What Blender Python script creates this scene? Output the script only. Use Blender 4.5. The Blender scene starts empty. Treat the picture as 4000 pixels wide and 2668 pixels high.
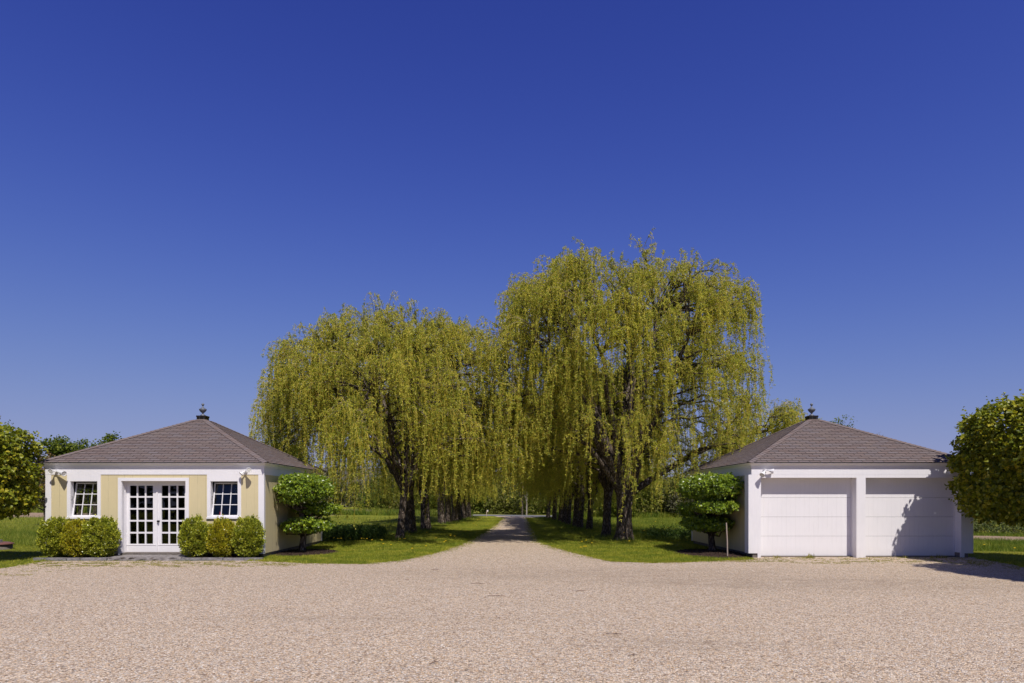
import bpy, math, random
import numpy as np
from mathutils import Vector, Matrix, noise
from mathutils.geometry import tessellate_polygon
R = math.radians
SC = bpy.context.scene
COL = SC.collection
rng = np.random.default_rng(11)
random.seed(5)

# ------------------------------------------------------------------ camera, sky, sun, exposure
FPX, CX, CY, EYE = 2667.0, 1968.0, 1950.0, 1.69      # focal length in px of the 4000 px photo, vanishing point, eye height
cam = bpy.data.cameras.new('camera'); cam_o = bpy.data.objects.new('camera', cam); COL.objects.link(cam_o)
cam.sensor_width = 36.0; cam.lens = 24.0
cam.shift_x = (2000 - CX) / 4000.0; cam.shift_y = (CY - 1334) / 4000.0
cam.clip_start = .1; cam.clip_end = 4000
cam_o.location = (0, 0, EYE); cam_o.rotation_euler = (R(90), 0, 0)
SC.camera = cam_o

SUN_TRAVEL = Vector((-.40, 1.0, -1.55)).normalized()
SUN_EL = math.asin(-SUN_TRAVEL.z)
world = bpy.data.worlds.new("World"); SC.world = world; world.use_nodes = True
wn = world.node_tree; bg = wn.nodes['Background']
sky = wn.nodes.new('ShaderNodeTexSky'); sky.sky_type = 'NISHITA'; sky.sun_disc = False
sky.sun_elevation = SUN_EL; sky.sun_rotation = math.atan2(.40, -1.0)
sky.altitude = 400; sky.air_density = 1.0; sky.dust_density = .25; sky.ozone_density = 4.0
# film-like response per channel: deep violet blue overhead, pale towards the horizon
def wmath(op, a, b):
    m = wn.nodes.new('ShaderNodeMath'); m.operation = op
    for k, v in enumerate((a, b)):
        if isinstance(v, (int, float)): m.inputs[k].default_value = v
        else: wn.links.new(v, m.inputs[k])
    return m.outputs[0]
sepc = wn.nodes.new('ShaderNodeSeparateColor'); comb = wn.nodes.new('ShaderNodeCombineColor'); wn.links.new(sky.outputs[0], sepc.inputs[0])
for k, (p_, k_, s_) in enumerate(((1.9, 4.75, 12.8), (2.0, 4.0, 9.6), (2.5, 19.5, 32.4))):
    x = wmath('POWER', wmath('MULTIPLY', sepc.outputs[k], .0925), p_)
    wn.links.new(wmath('MULTIPLY', wmath('DIVIDE', wmath('MULTIPLY', x, k_), wmath('ADD', wmath('MULTIPLY', x, s_), 1.0)), 1 / .0925), comb.inputs[k])
wn.links.new(comb.outputs[0], bg.inputs['Color'])
bg.inputs['Strength'].default_value = .085
sun = bpy.data.lights.new('sun', 'SUN'); sun.energy = 4.6; sun.angle = R(.53); sun.color = (1.0, .945, .88)
sun_o = bpy.data.objects.new('sun', sun); COL.objects.link(sun_o)
sun_o.location = (8, -20, 30); sun_o.rotation_euler = SUN_TRAVEL.to_track_quat('-Z', 'Y').to_euler()
SC.view_settings.view_transform = 'Standard'; SC.view_settings.look = 'None'
SC.view_settings.exposure = .12; SC.view_settings.gamma = 1
SC.cycles.max_bounces = 6; SC.cycles.transparent_max_bounces = 12
SC.cycles.use_adaptive_sampling = True; SC.cycles.adaptive_threshold = .015

def wx(px, Y): return (px - CX) / FPX * Y
def wz(py, Y): return EYE - (py - CY) / FPX * Y

# ------------------------------------------------------------------ materials
def mat(name, base=(.5, .5, .5), rough=.6, spec=.3, metal=0.0):
    m = bpy.data.materials.new(name); m.use_nodes = True
    b = m.node_tree.nodes['Principled BSDF']
    b.inputs['Base Color'].default_value = (*base, 1); b.inputs['Roughness'].default_value = rough
    b.inputs['Specular IOR Level'].default_value = spec; b.inputs['Metallic'].default_value = metal
    return m
class NG:
    def __init__(s, m):
        s.nt = m.node_tree; s.b = s.nt.nodes['Principled BSDF']; s.out = s.nt.nodes['Material Output']
    def n(s, t, **kw):
        nd = s.nt.nodes.new(t)
        for k, v in kw.items(): setattr(nd, k, v)
        return nd
    def l(s, a, b): s.nt.links.new(a, b)
    def coord(s, kind='Object'):
        return s.n('ShaderNodeTexCoord').outputs[kind]
    def pos(s): return s.n('ShaderNodeNewGeometry').outputs['Position']
    def mapping(s, c, scale):
        m = s.n('ShaderNodeMapping'); m.inputs['Scale'].default_value = scale; s.l(c, m.inputs[0]); return m.outputs[0]
    def noise(s, c, scale, detail=4, rough=.55):
        n = s.n('ShaderNodeTexNoise'); n.inputs['Scale'].default_value = scale; n.inputs['Detail'].default_value = detail
        n.inputs['Roughness'].default_value = rough; s.l(c, n.inputs['Vector']); return n.outputs['Fac']
    def ramp(s, f, stops):
        r = s.n('ShaderNodeValToRGB'); e = r.color_ramp.elements
        while len(e) < len(stops): e.new(.5)
        for k, (p, c) in enumerate(stops):
            e[k].position = p; e[k].color = (*c, 1) if len(c) == 3 else c
        s.l(f, r.inputs[0]); return r.outputs[0]
    def mix(s, f, a, b, mode='MIX'):
        m = s.n('ShaderNodeMix', data_type='RGBA', blend_type=mode)
        for sock, v in ((m.inputs[0], f), (m.inputs[6], a), (m.inputs[7], b)):
            if isinstance(v, (int, float)): sock.default_value = v
            elif isinstance(v, tuple): sock.default_value = (*v, 1)
            else: s.l(v, sock)
        return m.outputs[2]
    def math(s, op, a, b=None, c=None):
        m = s.n('ShaderNodeMath', operation=op)
        for k, v in enumerate((a, b, c)):
            if v is None: continue
            if isinstance(v, (int, float)): m.inputs[k].default_value = v
            else: s.l(v, m.inputs[k])
        return m.outputs[0]
    def bump(s, h, dist=.01, strength=1.0):
        b = s.n('ShaderNodeBump'); b.inputs['Distance'].default_value = dist; b.inputs['Strength'].default_value = strength
        s.l(h, b.inputs['Height']); s.l(b.outputs[0], s.b.inputs['Normal'])
    def color(s, c): s.l(c, s.b.inputs['Base Color'])

def paint(name, c, board=0.0, line_dark=.72, grime=.10, wobble=0.0):
    m = mat(name, c, .55, .3); g = NG(m); co = g.coord()
    n1 = g.noise(co, 1.3, 5, .6); n2 = g.noise(g.mapping(co, (30, 30, 3)), 1.0, 3)
    f = g.math('ADD', g.math('MULTIPLY', n1, .6), g.math('MULTIPLY', n2, .4))
    d = tuple(x * (1 - grime) for x in c); l_ = tuple(min(1, x * (1 + grime * .35)) for x in c)
    col = g.ramp(f, [(.3, d), (.55, c), (.75, l_)])
    h = g.math('MULTIPLY', n2, .15)
    # dirt splashed on the lowest 25 cm
    sx = g.n('ShaderNodeSeparateXYZ'); g.l(co, sx.inputs[0])
    low = g.n('ShaderNodeMapRange'); low.inputs[1].default_value = .02; low.inputs[2].default_value = .33
    low.inputs[3].default_value = .22; low.inputs[4].default_value = 0.0; g.l(sx.outputs[2], low.inputs[0])
    col = g.mix(g.math('MULTIPLY', low.outputs[0], g.noise(co, 9, 4)), col, (.34, .30, .22))
    if board:
        nm = g.n('ShaderNodeSeparateXYZ'); g.l(g.n('ShaderNodeNewGeometry').outputs['Normal'], nm.inputs[0])
        side = g.math('GREATER_THAN', g.math('ABSOLUTE', nm.outputs[0]), .7)
        u = g.math('ADD', g.math('MULTIPLY', sx.outputs[0], g.math('SUBTRACT', 1.0, side)), g.math('MULTIPLY', sx.outputs[1], side))
        fr = g.math('FRACT', g.math('DIVIDE', g.math('ADD', u, 50.0), board))
        ln = g.math('LESS_THAN', fr, .010 / board)
        wob = g.math('GREATER_THAN', g.noise(g.mapping(co, (6, 6, .8)), 1.0, 2), .5)
        lnv = g.math('MULTIPLY', ln, g.math('ADD', .35, g.math('MULTIPLY', wob, .65)))
        col = g.mix(lnv, col, tuple(x * line_dark for x in c))
        cell = g.n('ShaderNodeTexWhiteNoise', noise_dimensions='1D'); g.l(g.math('FLOOR', g.math('DIVIDE', g.math('ADD', u, 50.0), board)), cell.inputs['W'])
        col = g.mix(g.math('MULTIPLY', cell.outputs['Value'], .10 if c[2] < .5 else .03), col, tuple(x * .75 for x in c))
        h = g.math('SUBTRACT', h, lnv)
    g.color(col); g.bump(h, .004, .6)
    return m

M = {}
M['white'] = paint('white_paint', (.74, .72, .73), 0, grime=.07)
M['white_boards'] = paint('white_boards', (.74, .72, .73), .134, line_dark=.93, grime=.04)
M['yellow_boards'] = paint('pale_yellow_boards', (.605, .515, .305), .235, line_dark=.74, grime=.07)
M['inside'] = mat('inside_wood', (.06, .045, .032), .8)
M['floor_wood'] = mat('inside_floor', (.035, .03, .026), .8)
M['knob'] = mat('dark_knob', (.03, .028, .03), .25, .5, .6)
M['lead'] = mat('lead_grey', (.15, .16, .18), .5, .4, .35)
M['bronze'] = mat('dark_bronze', (.022, .016, .010), .35, .5, .3)
M['copper_steel'] = mat('patched_metal', (.10, .105, .10), .4, .5, .5)
M['lamp_white'] = mat('lamp_white', (.74, .73, .72), .4, .4)
M['lens'] = mat('lamp_lens', (.55, .53, .48), .15, .6)
M['latch'] = mat('latch_grey', (.32, .31, .31), .5)
M['red'] = mat('red_thing', (.65, .05, .03), .6)
M['white_small'] = mat('dandelion_seed', (.55, .54, .5), .8)
M['petal'] = mat('petal_yellow', (.75, .50, .01), .6)
M['stake'] = mat('grey_stake', (.34, .27, .22), .8)
M['dark_twig'] = mat('dark_twig', (.11, .065, .045), .8)

def glass():
    m = bpy.data.materials.new('window_glass'); m.use_nodes = True; nt = m.node_tree
    nt.nodes.remove(nt.nodes['Principled BSDF']); out = nt.nodes['Material Output']
    tr = nt.nodes.new('ShaderNodeBsdfTransparent'); tr.inputs[0].default_value = (.80, .82, .80, 1)
    gl = nt.nodes.new('ShaderNodeBsdfGlossy'); gl.inputs['Roughness'].default_value = .01
    fr = nt.nodes.new('ShaderNodeFresnel'); fr.inputs[0].default_value = 1.65
    ge = nt.nodes.new('ShaderNodeNewGeometry'); mr = nt.nodes.new('ShaderNodeMapRange'); mr.inputs[3].default_value = 1.65; mr.inputs[4].default_value = 1 / 1.65
    nt.links.new(ge.outputs['Backfacing'], mr.inputs[0]); nt.links.new(mr.outputs[0], fr.inputs[0])
    mx = nt.nodes.new('ShaderNodeMixShader')
    nt.links.new(fr.outputs[0], mx.inputs[0]); nt.links.new(tr.outputs[0], mx.inputs[1]); nt.links.new(gl.outputs[0], mx.inputs[2])
    nt.links.new(mx.outputs[0], out.inputs[0]); return m
M['glass'] = glass()

def shingle():
    m = mat('roof_shingle', (.15, .12, .12), .9, .15); g = NG(m)
    isl = g.n('ShaderNodeNewGeometry').outputs['Random Per Island']
    col = g.ramp(isl, [(0, (.155, .116, .103)), (.3, (.188, .135, .114)), (.55, (.170, .138, .134)), (.8, (.200, .150, .126)), (1, (.186, .154, .150))])
    n = g.noise(g.coord(), 160, 2, .7); n2 = g.noise(g.coord(), 1.1, 4)
    col = g.mix(g.math('MULTIPLY', n, .45), col, (.07, .06, .062))
    col = g.mix(g.math('MULTIPLY', n2, .22), col, (.23, .20, .19))
    g.color(col); g.bump(n, .003, .5); return m
M['shingle'] = shingle(); M['felt'] = mat('roof_felt', (.035, .03, .03), .95)

def stone(name, a, b, sc=14):
    m = mat(name, a, .85, .2); g = NG(m); co = g.coord()
    n = g.noise(co, sc, 6, .65); s2 = g.noise(co, sc * 9, 2)
    g.color(g.mix(g.math('MULTIPLY', s2, .5), g.ramp(n, [(.3, a), (.7, b)]), tuple(x * .7 for x in a)))
    g.bump(n, .03, .8); return m
M['granite'] = stone('granite', (.19, .18, .185), (.30, .28, .28)); M['slab'] = stone('rough_slab', (.16, .145, .14), (.33, .30, .285), 6)
M['found'] = stone('foundation_stone', (.13, .11, .095), (.24, .21, .185), 8)

def bark(name, a, b):
    m = mat(name, a, .95, .1); g = NG(m); co = g.coord()
    v = g.n('ShaderNodeTexVoronoi', feature='DISTANCE_TO_EDGE'); v.inputs['Scale'].default_value = 1.0
    w = g.n('ShaderNodeMapping'); w.inputs['Scale'].default_value = (15, 15, 3.2)
    nn = g.n('ShaderNodeTexNoise'); nn.inputs['Scale'].default_value = 3; g.l(co, nn.inputs['Vector'])
    ad = g.n('ShaderNodeVectorMath', operation='ADD'); sc = g.n('ShaderNodeVectorMath', operation='SCALE'); sc.inputs['Scale'].default_value = .18
    g.l(nn.outputs['Color'], sc.inputs[0]); g.l(co, ad.inputs[0]); g.l(sc.outputs[0], ad.inputs[1])
    g.l(ad.outputs[0], w.inputs[0]); g.l(w.outputs[0], v.inputs['Vector'])
    e = v.outputs['Distance']
    f = g.math('ADD', g.math('MULTIPLY', e, 1.6), g.math('MULTIPLY', g.noise(co, 20, 4), .35))
    g.color(g.ramp(f, [(.16, tuple(x * .35 for x in a)), (.4, a), (.85, b)])); g.bump(f, .04, 1.0); return m
M['bark'] = bark('willow_bark', (.105, .080, .062), (.29, .245, .205))
M['bark2'] = bark('grey_bark', (.13, .105, .08), (.26, .22, .18))
M['mulch'] = stone('bark_mulch', (.030, .018, .013), (.075, .045, .032), 40)

def leaf(name, stops, trans=.35, rough=.5, spec=.35, tint=(1.0, 1.0, .55), tval=1.25, big=1.0, vary=(.80, .86, .80)):
    m = mat(name, stops[0][1], rough, spec); g = NG(m)
    isl = g.n('ShaderNodeNewGeometry').outputs['Random Per Island']
    col = g.ramp(isl, stops)
    n = g.noise(g.coord(), big, 3)                      # growth differs from branch to branch
    col = g.mix(g.ramp(n, [(.38, (0, 0, 0)), (.62, (1, 1, 1))]), g.mix(1.0, col, vary, 'MULTIPLY'), col)
    g.color(col)
    t = g.n('ShaderNodeBsdfTranslucent'); g.l(g.mix(1.0, col, tuple(tval * x for x in tint), 'MULTIPLY'), t.inputs[0])
    mx = g.n('ShaderNodeMixShader'); mx.inputs[0].default_value = trans
    g.l(g.b.outputs[0], mx.inputs[1]); g.l(t.outputs[0], mx.inputs[2]); g.l(mx.outputs[0], g.out.inputs[0])
    return m
M['willow_leaf'] = leaf('willow_leaf', [(0, (.17, .21, .035)), (.35, (.36, .385, .05)), (.7, (.60, .565, .075)), (1, (.86, .75, .17))], .48, .5, .3)
M['willow_twig'] = mat('willow_twig', (.50, .37, .05), .6)
M['willow_branch'] = mat('willow_branch', (.24, .19, .13), .8)
M['linden_leaf'] = leaf('linden_leaf', [(0, (.10, .125, .010)), (.5, (.22, .245, .016)), (.85, (.37, .355, .022)), (1, (.50, .41, .035))], .34, .42, .32)
M['crab_leaf'] = leaf('crab_leaf', [(0, (.09, .14, .014)), (.5, (.20, .29, .02)), (1, (.36, .42, .03))], .34, .32, .55)
M['box_leaf'] = leaf('box_leaf', [(0, (.09, .12, .014)), (.4, (.31, .345, .03)), (.8, (.52, .51, .045)), (1, (.74, .70, .09))], .22, .28, .65, big=4)
M['box_leaf_yellow'] = leaf('box_leaf_yellow', [(0, (.17, .18, .016)), (.4, (.40, .38, .024)), (.8, (.60, .53, .035)), (1, (.72, .54, .04))], .22, .28, .65, big=4)
M['maple_leaf'] = leaf('far_leaf', [(0, (.05, .08, .012)), (.5, (.12, .16, .016)), (1, (.22, .24, .025))], .3, .6, .2)
M['rust_leaf'] = leaf('rust_leaf', [(0, (.13, .085, .03)), (1, (.26, .17, .06))], .3, .6, .2)
M['thicket_leaf'] = leaf('thicket_leaf', [(0, (.08, .095, .02)), (.45, (.17, .19, .028)), (.8, (.27, .27, .04)), (1, (.32, .26, .12))], .3, .6, .2, big=.5)
M['thicket_grey'] = leaf('thicket_grey', [(0, (.11, .095, .07)), (.6, (.17, .15, .10)), (1, (.19, .20, .07))], .2, .8, .1, big=.12)
M['hedge_leaf'] = leaf('hedge_leaf', [(0, (.05, .075, .02)), (.5, (.13, .17, .045)), (.9, (.24, .27, .09)), (1, (.42, .38, .28))], .3, .5, .3)
M['lawn_blade'] = leaf('lawn_blade', [(0, (.18, .225, .018)), (.6, (.38, .385, .03)), (1, (.60, .52, .10))], .35, .6, .2, big=1.3, vary=(.50, .66, .55))
M['weed_blade'] = leaf('weed_blade', [(0, (.20, .19, .04)), (.6, (.33, .30, .07)), (1, (.50, .42, .16))], .3, .7, .2)
M['meadow_blade'] = leaf('meadow_blade', [(0, (.12, .165, .02)), (.6, (.25, .29, .03)), (1, (.46, .43, .09))], .4, .6, .2, big=.55, vary=(.50, .66, .6))
M['weed_leaf'] = leaf('weed_leaf', [(0, (.04, .08, .018)), (.6, (.075, .13, .022)), (1, (.14, .20, .03))], .35, .5, .3)
M['conifer'] = mat('evergreen', (.02, .032, .014), .8)
M['birch'] = mat('birch_bark', (.33, .29, .24), .8)

def ground_mat():
    m = mat('grass_ground', (.1, .13, .02), .95, .1); g = NG(m); p = g.pos()
    n1 = g.noise(p, .45, 5, .6); n2 = g.noise(p, 18, 5, .75); n3 = g.noise(p, 90, 2, .7)
    col = g.ramp(n1, [(.32, (.14, .17, .016)), (.5, (.26, .27, .022)), (.7, (.40, .36, .045))])
    col = g.mix(g.math('MULTIPLY', n2, .55), col, (.10, .12, .012))
    col = g.mix(g.ramp(n3, [(.5, (0, 0, 0)), (.75, (.5, .5, .5))]), col, (.27, .27, .07))
    g.color(col); g.bump(g.math('ADD', n2, n3), .05, 1.0); return m
def gravel_mat():
    m = mat('pea_gravel', (.4, .33, .28), .85, .25); g = NG(m); p = g.pos()
    nd = g.n('ShaderNodeTexNoise'); nd.inputs['Scale'].default_value = 30; g.l(p, nd.inputs['Vector'])
    sc = g.n('ShaderNodeVectorMath', operation='SCALE'); sc.inputs['Scale'].default_value = .012; g.l(nd.outputs['Color'], sc.inputs[0])
    ad = g.n('ShaderNodeVectorMath', operation='ADD'); g.l(p, ad.inputs[0]); g.l(sc.outputs[0], ad.inputs[1]); pw = ad.outputs[0]
    def vor(s, feat='F1'):
        v = g.n('ShaderNodeTexVoronoi', feature=feat); v.inputs['Scale'].default_value = s; v.inputs['Randomness'].default_value = 1
        g.l(pw, v.inputs['Vector']); return v
    v1 = vor(56); v2 = vor(27)
    def stones(v):
        sp = g.n('ShaderNodeSeparateColor'); g.l(v.outputs['Color'], sp.inputs[0])
        return sp, g.ramp(sp.outputs[0], [(0, (.06, .045, .03)), (.07, (.29, .18, .105)), (.2, (.60, .42, .27)), (.45, (.85, .655, .45)), (.64, (.97, .79, .57)), (.72, (.40, .36, .325)), (.82, (.58, .49, .42)), (.86, (.78, .47, .18)), (.92, (1.0, .87, .70)), (1, (1.0, .97, .88))])
    s1, c1 = stones(v1); s2, c2 = stones(v2)
    big = g.math('GREATER_THAN', s2.outputs[1], .84)
    big = g.math('MULTIPLY', big, g.math('LESS_THAN', v2.outputs['Distance'], .42))
    col = g.mix(big, c1, c2)
    v3 = vor(24); s3 = g.n('ShaderNodeSeparateColor'); g.l(v3.outputs['Color'], s3.inputs[0])     # handfuls of like stones keep the grain alive further off
    col = g.mix(g.math('MULTIPLY', g.math('GREATER_THAN', s3.outputs[0], .76), .24), col, (.22, .145, .09))
    col = g.mix(g.math('MULTIPLY', g.math('GREATER_THAN', s3.outputs[1], .82), .28), col, (1.0, .88, .72))
    gap = g.ramp(v1.outputs['Distance'], [(.42, (0, 0, 0)), (.75, (1, 1, 1))])
    col = g.mix(g.math('MULTIPLY', gap, .55), col, (.10, .065, .04))
    # packed brown fines where wheels turn
    pm = g.mapping(p, (.16, .42, 1)); n = g.noise(pm, 1.0, 6, .62)
    sp = g.n('ShaderNodeSeparateXYZ'); g.l(p, sp.inputs[0])
    def blob(cx, cy, rx, ry):
        dx = g.math('DIVIDE', g.math('SUBTRACT', sp.outputs[0], cx), rx); dy = g.math('DIVIDE', g.math('SUBTRACT', sp.outputs[1], cy), ry)
        d = g.math('ADD', g.math('MULTIPLY', dx, dx), g.math('MULTIPLY', dy, dy)); return g.math('DIVIDE', 1.0, g.math('ADD', 1.0, g.math('MULTIPLY', d, d)))
    w = g.math('ADD', g.math('ADD', g.math('MULTIPLY', blob(2.4, 15.6, 4.6, 1.3), .75), blob(7.5, 13.8, 5.0, 1.1)), g.math('ADD', blob(1.9, 8.0, .9, .35), g.math('MULTIPLY', blob(-1.5, 9.8, 2.5, .3), .5)))
    f = g.math('MULTIPLY', w, g.ramp(g.math('ADD', n, g.math('MULTIPLY', g.noise(p, 3, 4), .3)), [(.42, (0, 0, 0)), (.85, (1, 1, 1))]))
    f = g.math('MULTIPLY', g.math('MINIMUM', f, .55), g.math('MULTIPLY', g.ramp(g.noise(g.mapping(p, (.6, 1.6, 1)), 1.6, 7, .75), [(.38, (.15, .15, .15)), (.62, (1, 1, 1))]), g.math('ADD', .35, g.noise(p, 14, 5, .8))))
    col = g.mix(f, col, (.25, .185, .13))
    col = g.mix(g.math('MULTIPLY', g.noise(g.mapping(p, (.25, .7, 1)), 1.0, 7, .68), .34), col, (.40, .32, .23))
    g.color(col)
    h = g.math('SUBTRACT', 1.0, v1.outputs['Distance'])
    h = g.math('ADD', h, g.math('MULTIPLY', big, .8)); h = g.math('ADD', h, g.math('MULTIPLY', s1.outputs[1], .7))
    g.bump(h, .016, 1.0); return m
def soil_mat():
    m = mat('ploughed_soil', (.33, .24, .16), .95, .1); g = NG(m); p = g.pos()
    n = g.noise(p, 5, 6, .7); n2 = g.noise(g.mapping(p, (.15, 1.6, 1)), 1, 4)
    col = g.ramp(n, [(.35, (.20, .135, .085)), (.6, (.38, .28, .19)), (.8, (.47, .36, .26))])
    g.color(g.mix(g.math('MULTIPLY', n2, .35), col, (.20, .14, .09))); g.bump(n, .08, .8); return m
def asphalt_mat():
    m = mat('asphalt', (.16, .16, .17), .9, .2); g = NG(m)
    g.color(g.ramp(g.noise(g.pos(), 3, 6, .7), [(.3, (.12, .12, .122)), (.7, (.175, .172, .172))])); return m
M['ground'] = ground_mat(); M['gravel'] = gravel_mat(); M['soil'] = soil_mat(); M['asphalt'] = asphalt_mat()
def hill_mat():
    m = mat('wooded_hill', (.09, .10, .08), 1, 0); g = NG(m); n = g.noise(g.pos(), .06, 6, .7)
    g.color(g.ramp(n, [(.35, (.075, .085, .075)), (.65, (.15, .13, .11))])); return m
M['hill'] = hill_mat()

# ------------------------------------------------------------------ mesh helpers
class GM:
    """collects geometry and links it as ONE mesh object"""
    def __init__(s): s.v = []; s.f = []; s.nv = 0
    def add(s, verts, faces, mi=0, smooth=False):
        verts = np.asarray(verts, dtype=np.float64).reshape(-1, 3)
        if not isinstance(faces, np.ndarray):
            by = {}
            for f in faces: by.setdefault(len(f), []).append(f)
            for fl in by.values(): s.f.append((np.array(fl, dtype=np.int64) + s.nv, mi, smooth))
        else: s.f.append((faces + s.nv, mi, smooth))
        s.v.append(verts); s.nv += len(verts)
    def box(s, x0, x1, y0, y1, z0, z1, mi=0, mtx=None):
        v = [(x, y, z) for z in (z0, z1) for y in (y0, y1) for x in (x0, x1)]
        if mtx is not None: v = [mtx @ Vector(p) for p in v]
        s.add([tuple(p) for p in v], [(0, 2, 3, 1), (4, 5, 7, 6), (0, 1, 5, 4), (1, 3, 7, 5), (3, 2, 6, 7), (2, 0, 4, 6)], mi)
    def grid_wall(s, x0, x1, z0, z1, holes, t, mtx=None, mi=0, mi_back=None):
        """slab in the xz plane from y=0 (front) to y=t with rectangular holes"""
        mi_back = mi if mi_back is None else mi_back
        xs = sorted({x0, x1, *[h[k] for h in holes for k in (0, 1)]}); zs = sorted({z0, z1, *[h[k] for h in holes for k in (2, 3)]})
        def solid(i, j):
            if i < 0 or j < 0 or i >= len(xs) - 1 or j >= len(zs) - 1: return False
            cx, cz = (xs[i] + xs[i + 1]) / 2, (zs[j] + zs[j + 1]) / 2
            return not any(h[0] < cx < h[1] and h[2] < cz < h[3] for h in holes)
        def q(pts, m_):
            if mtx is not None: pts = [tuple(mtx @ Vector(p)) for p in pts]
            s.add(pts, [(0, 1, 2, 3)], m_)
        for i in range(len(xs) - 1):
            for j in range(len(zs) - 1):
                if not solid(i, j): continue
                a, b, c, d = xs[i], xs[i + 1], zs[j], zs[j + 1]
                q([(a, 0, c), (b, 0, c), (b, 0, d), (a, 0, d)], mi)
                q([(b, t, c), (a, t, c), (a, t, d), (b, t, d)], mi_back)
                if not solid(i - 1, j): q([(a, t, c), (a, 0, c), (a, 0, d), (a, t, d)], mi)
                if not solid(i + 1, j): q([(b, 0, c), (b, t, c), (b, t, d), (b, 0, d)], mi)
                if not solid(i, j - 1): q([(a, t, c), (b, t, c), (b, 0, c), (a, 0, c)], mi)
                if not solid(i, j + 1): q([(a, 0, d), (b, 0, d), (b, t, d), (a, t, d)], mi)
    def rings(s, prof, half, cx=0, cy=0, mi=0):
        """profile (offset, z) swept round a square of the given half size, mitred corners"""
        v = []; f = []
        for o, z in prof:
            h = half + o
            v += [(cx - h, cy - h, z), (cx + h, cy - h, z), (cx + h, cy + h, z), (cx - h, cy + h, z)]
        for k in range(len(prof) - 1):
            for j in range(4):
                a, b = k * 4 + j, k * 4 + (j + 1) % 4; f.append((a, b, b + 4, a + 4))
        s.add(v, f, mi)
    def lathe(s, prof, n=20, mi=0, mtx=None, flute=0.0):
        v = []; f = []
        for r, z in prof:
            for k in range(n):
                a = 2 * math.pi * k / n; rr = r * (1 + flute * (1 if k % 2 else -1) * (r > .07)); v.append((rr * math.cos(a), rr * math.sin(a), z))
        for i in range(len(prof) - 1):
            for k in range(n): f.append((i * n + k, i * n + (k + 1) % n, (i + 1) * n + (k + 1) % n, (i + 1) * n + k))
        if mtx is not None: v = [tuple(mtx @ Vector(p)) for p in v]
        s.add(v, f, mi, True)
    def tubes(s, P, Rr, sides=3, mi=0, smooth=True):
        """P [N,K,3] paths, Rr [N,K] radii"""
        P = np.asarray(P, float); Rr = np.asarray(Rr, float); N, K, _ = P.shape
        d = np.gradient(P, axis=1); d /= np.linalg.norm(d, axis=2, keepdims=True) + 1e-9
        ref = np.zeros((N, 1, 3)); mean = np.abs(d.mean(axis=1)); ref[np.arange(N), 0, mean.argmin(axis=1)] = 1
        u = np.cross(d, np.broadcast_to(ref, d.shape)); u /= np.linalg.norm(u, axis=2, keepdims=True) + 1e-9; w = np.cross(d, u)
        ang = 2 * np.pi * np.arange(sides) / sides
        V = P[:, :, None, :] + Rr[:, :, None, None] * (np.cos(ang)[None, None, :, None] * u[:, :, None, :] + np.sin(ang)[None, None, :, None] * w[:, :, None, :])
        n_, k_, s_ = np.meshgrid(np.arange(N), np.arange(K - 1), np.arange(sides), indexing='ij')
        b = n_ * K * sides + k_ * sides; s2 = (s_ + 1) % sides
        F = np.stack([b + s_, b + s2, b + sides + s2, b + sides + s_], -1).reshape(-1, 4)
        s.add(V.reshape(-1, 3), F, mi, smooth)
    def leaves(s, P, dirs, size, width=.3, mi=0, up=None, shape='oval', fold=.18):
        """one folded leaf per point: base at P, growing along dirs"""
        P = np.asarray(P, float); N = len(P)
        if N == 0: return
        size = np.broadcast_to(np.asarray(size, float), (N,))[:, None]
        d = dirs / (np.linalg.norm(dirs, axis=1, keepdims=True) + 1e-9)
        up = rng.normal(size=(N, 3)) if up is None else up + .35 * rng.normal(size=(N, 3))
        sd = np.cross(d, up); sd /= np.linalg.norm(sd, axis=1, keepdims=True) + 1e-9; nm = np.cross(sd, d)
        if shape == 'oval': tp = [(0, 0, 0), (-width, .45, fold), (0, 1, -.08), (width, .45, fold)]; F0 = [(0, 2, 1), (0, 3, 2)]
        elif shape == 'blade': tp = [(-width, 0, 0), (width, 0, 0), (0, 1, 0)]; F0 = [(0, 1, 2)]
        else: tp = [(0, 0, 0), (-width, .12, fold * .6), (-width * .95, .55, fold), (0, 1, -.1), (width * .95, .55, fold), (width, .12, fold * .6)]; F0 = [(0, 3, 2, 1), (0, 5, 4, 3)]
        V = np.stack([P + size * (a * sd + b * d + c * nm) for a, b, c in tp], 1)
        F0 = np.array(F0); F = (np.arange(N)[:, None, None] * len(tp) + F0[None]).reshape(-1, F0.shape[1])
        s.add(V.reshape(-1, 3), F, mi, False)
    def build(s, name, mats, parent=None, loc=(0, 0, 0)):
        me = bpy.data.meshes.new(name)
        V = np.concatenate(s.v); me.vertices.add(len(V)); me.vertices.foreach_set('co', V.astype(np.float32).ravel())
        li = np.concatenate([f.ravel() for f, _, _ in s.f]); tot = np.concatenate([np.full(len(f), f.shape[1]) for f, _, _ in s.f])
        me.loops.add(len(li)); me.loops.foreach_set('vertex_index', li.astype(np.int32))
        me.polygons.add(len(tot)); st = np.concatenate([[0], np.cumsum(tot)[:-1]])
        me.polygons.foreach_set('loop_start', st.astype(np.int32)); me.polygons.foreach_set('loop_total', tot.astype(np.int32))
        me.polygons.foreach_set('material_index', np.concatenate([np.full(len(f), mi) for f, mi, _ in s.f]).astype(np.int32))
        me.polygons.foreach_set('use_smooth', np.concatenate([np.full(len(f), sm) for f, _, sm in s.f]).astype(bool))
        me.update(calc_edges=True); me.validate()
        for m_ in (mats if isinstance(mats, (list, tuple)) else [mats]): me.materials.append(m_)
        o = bpy.data.objects.new(name, me); COL.objects.link(o); o.location = loc
        if parent is not None: o.parent = parent
        return o
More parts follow.
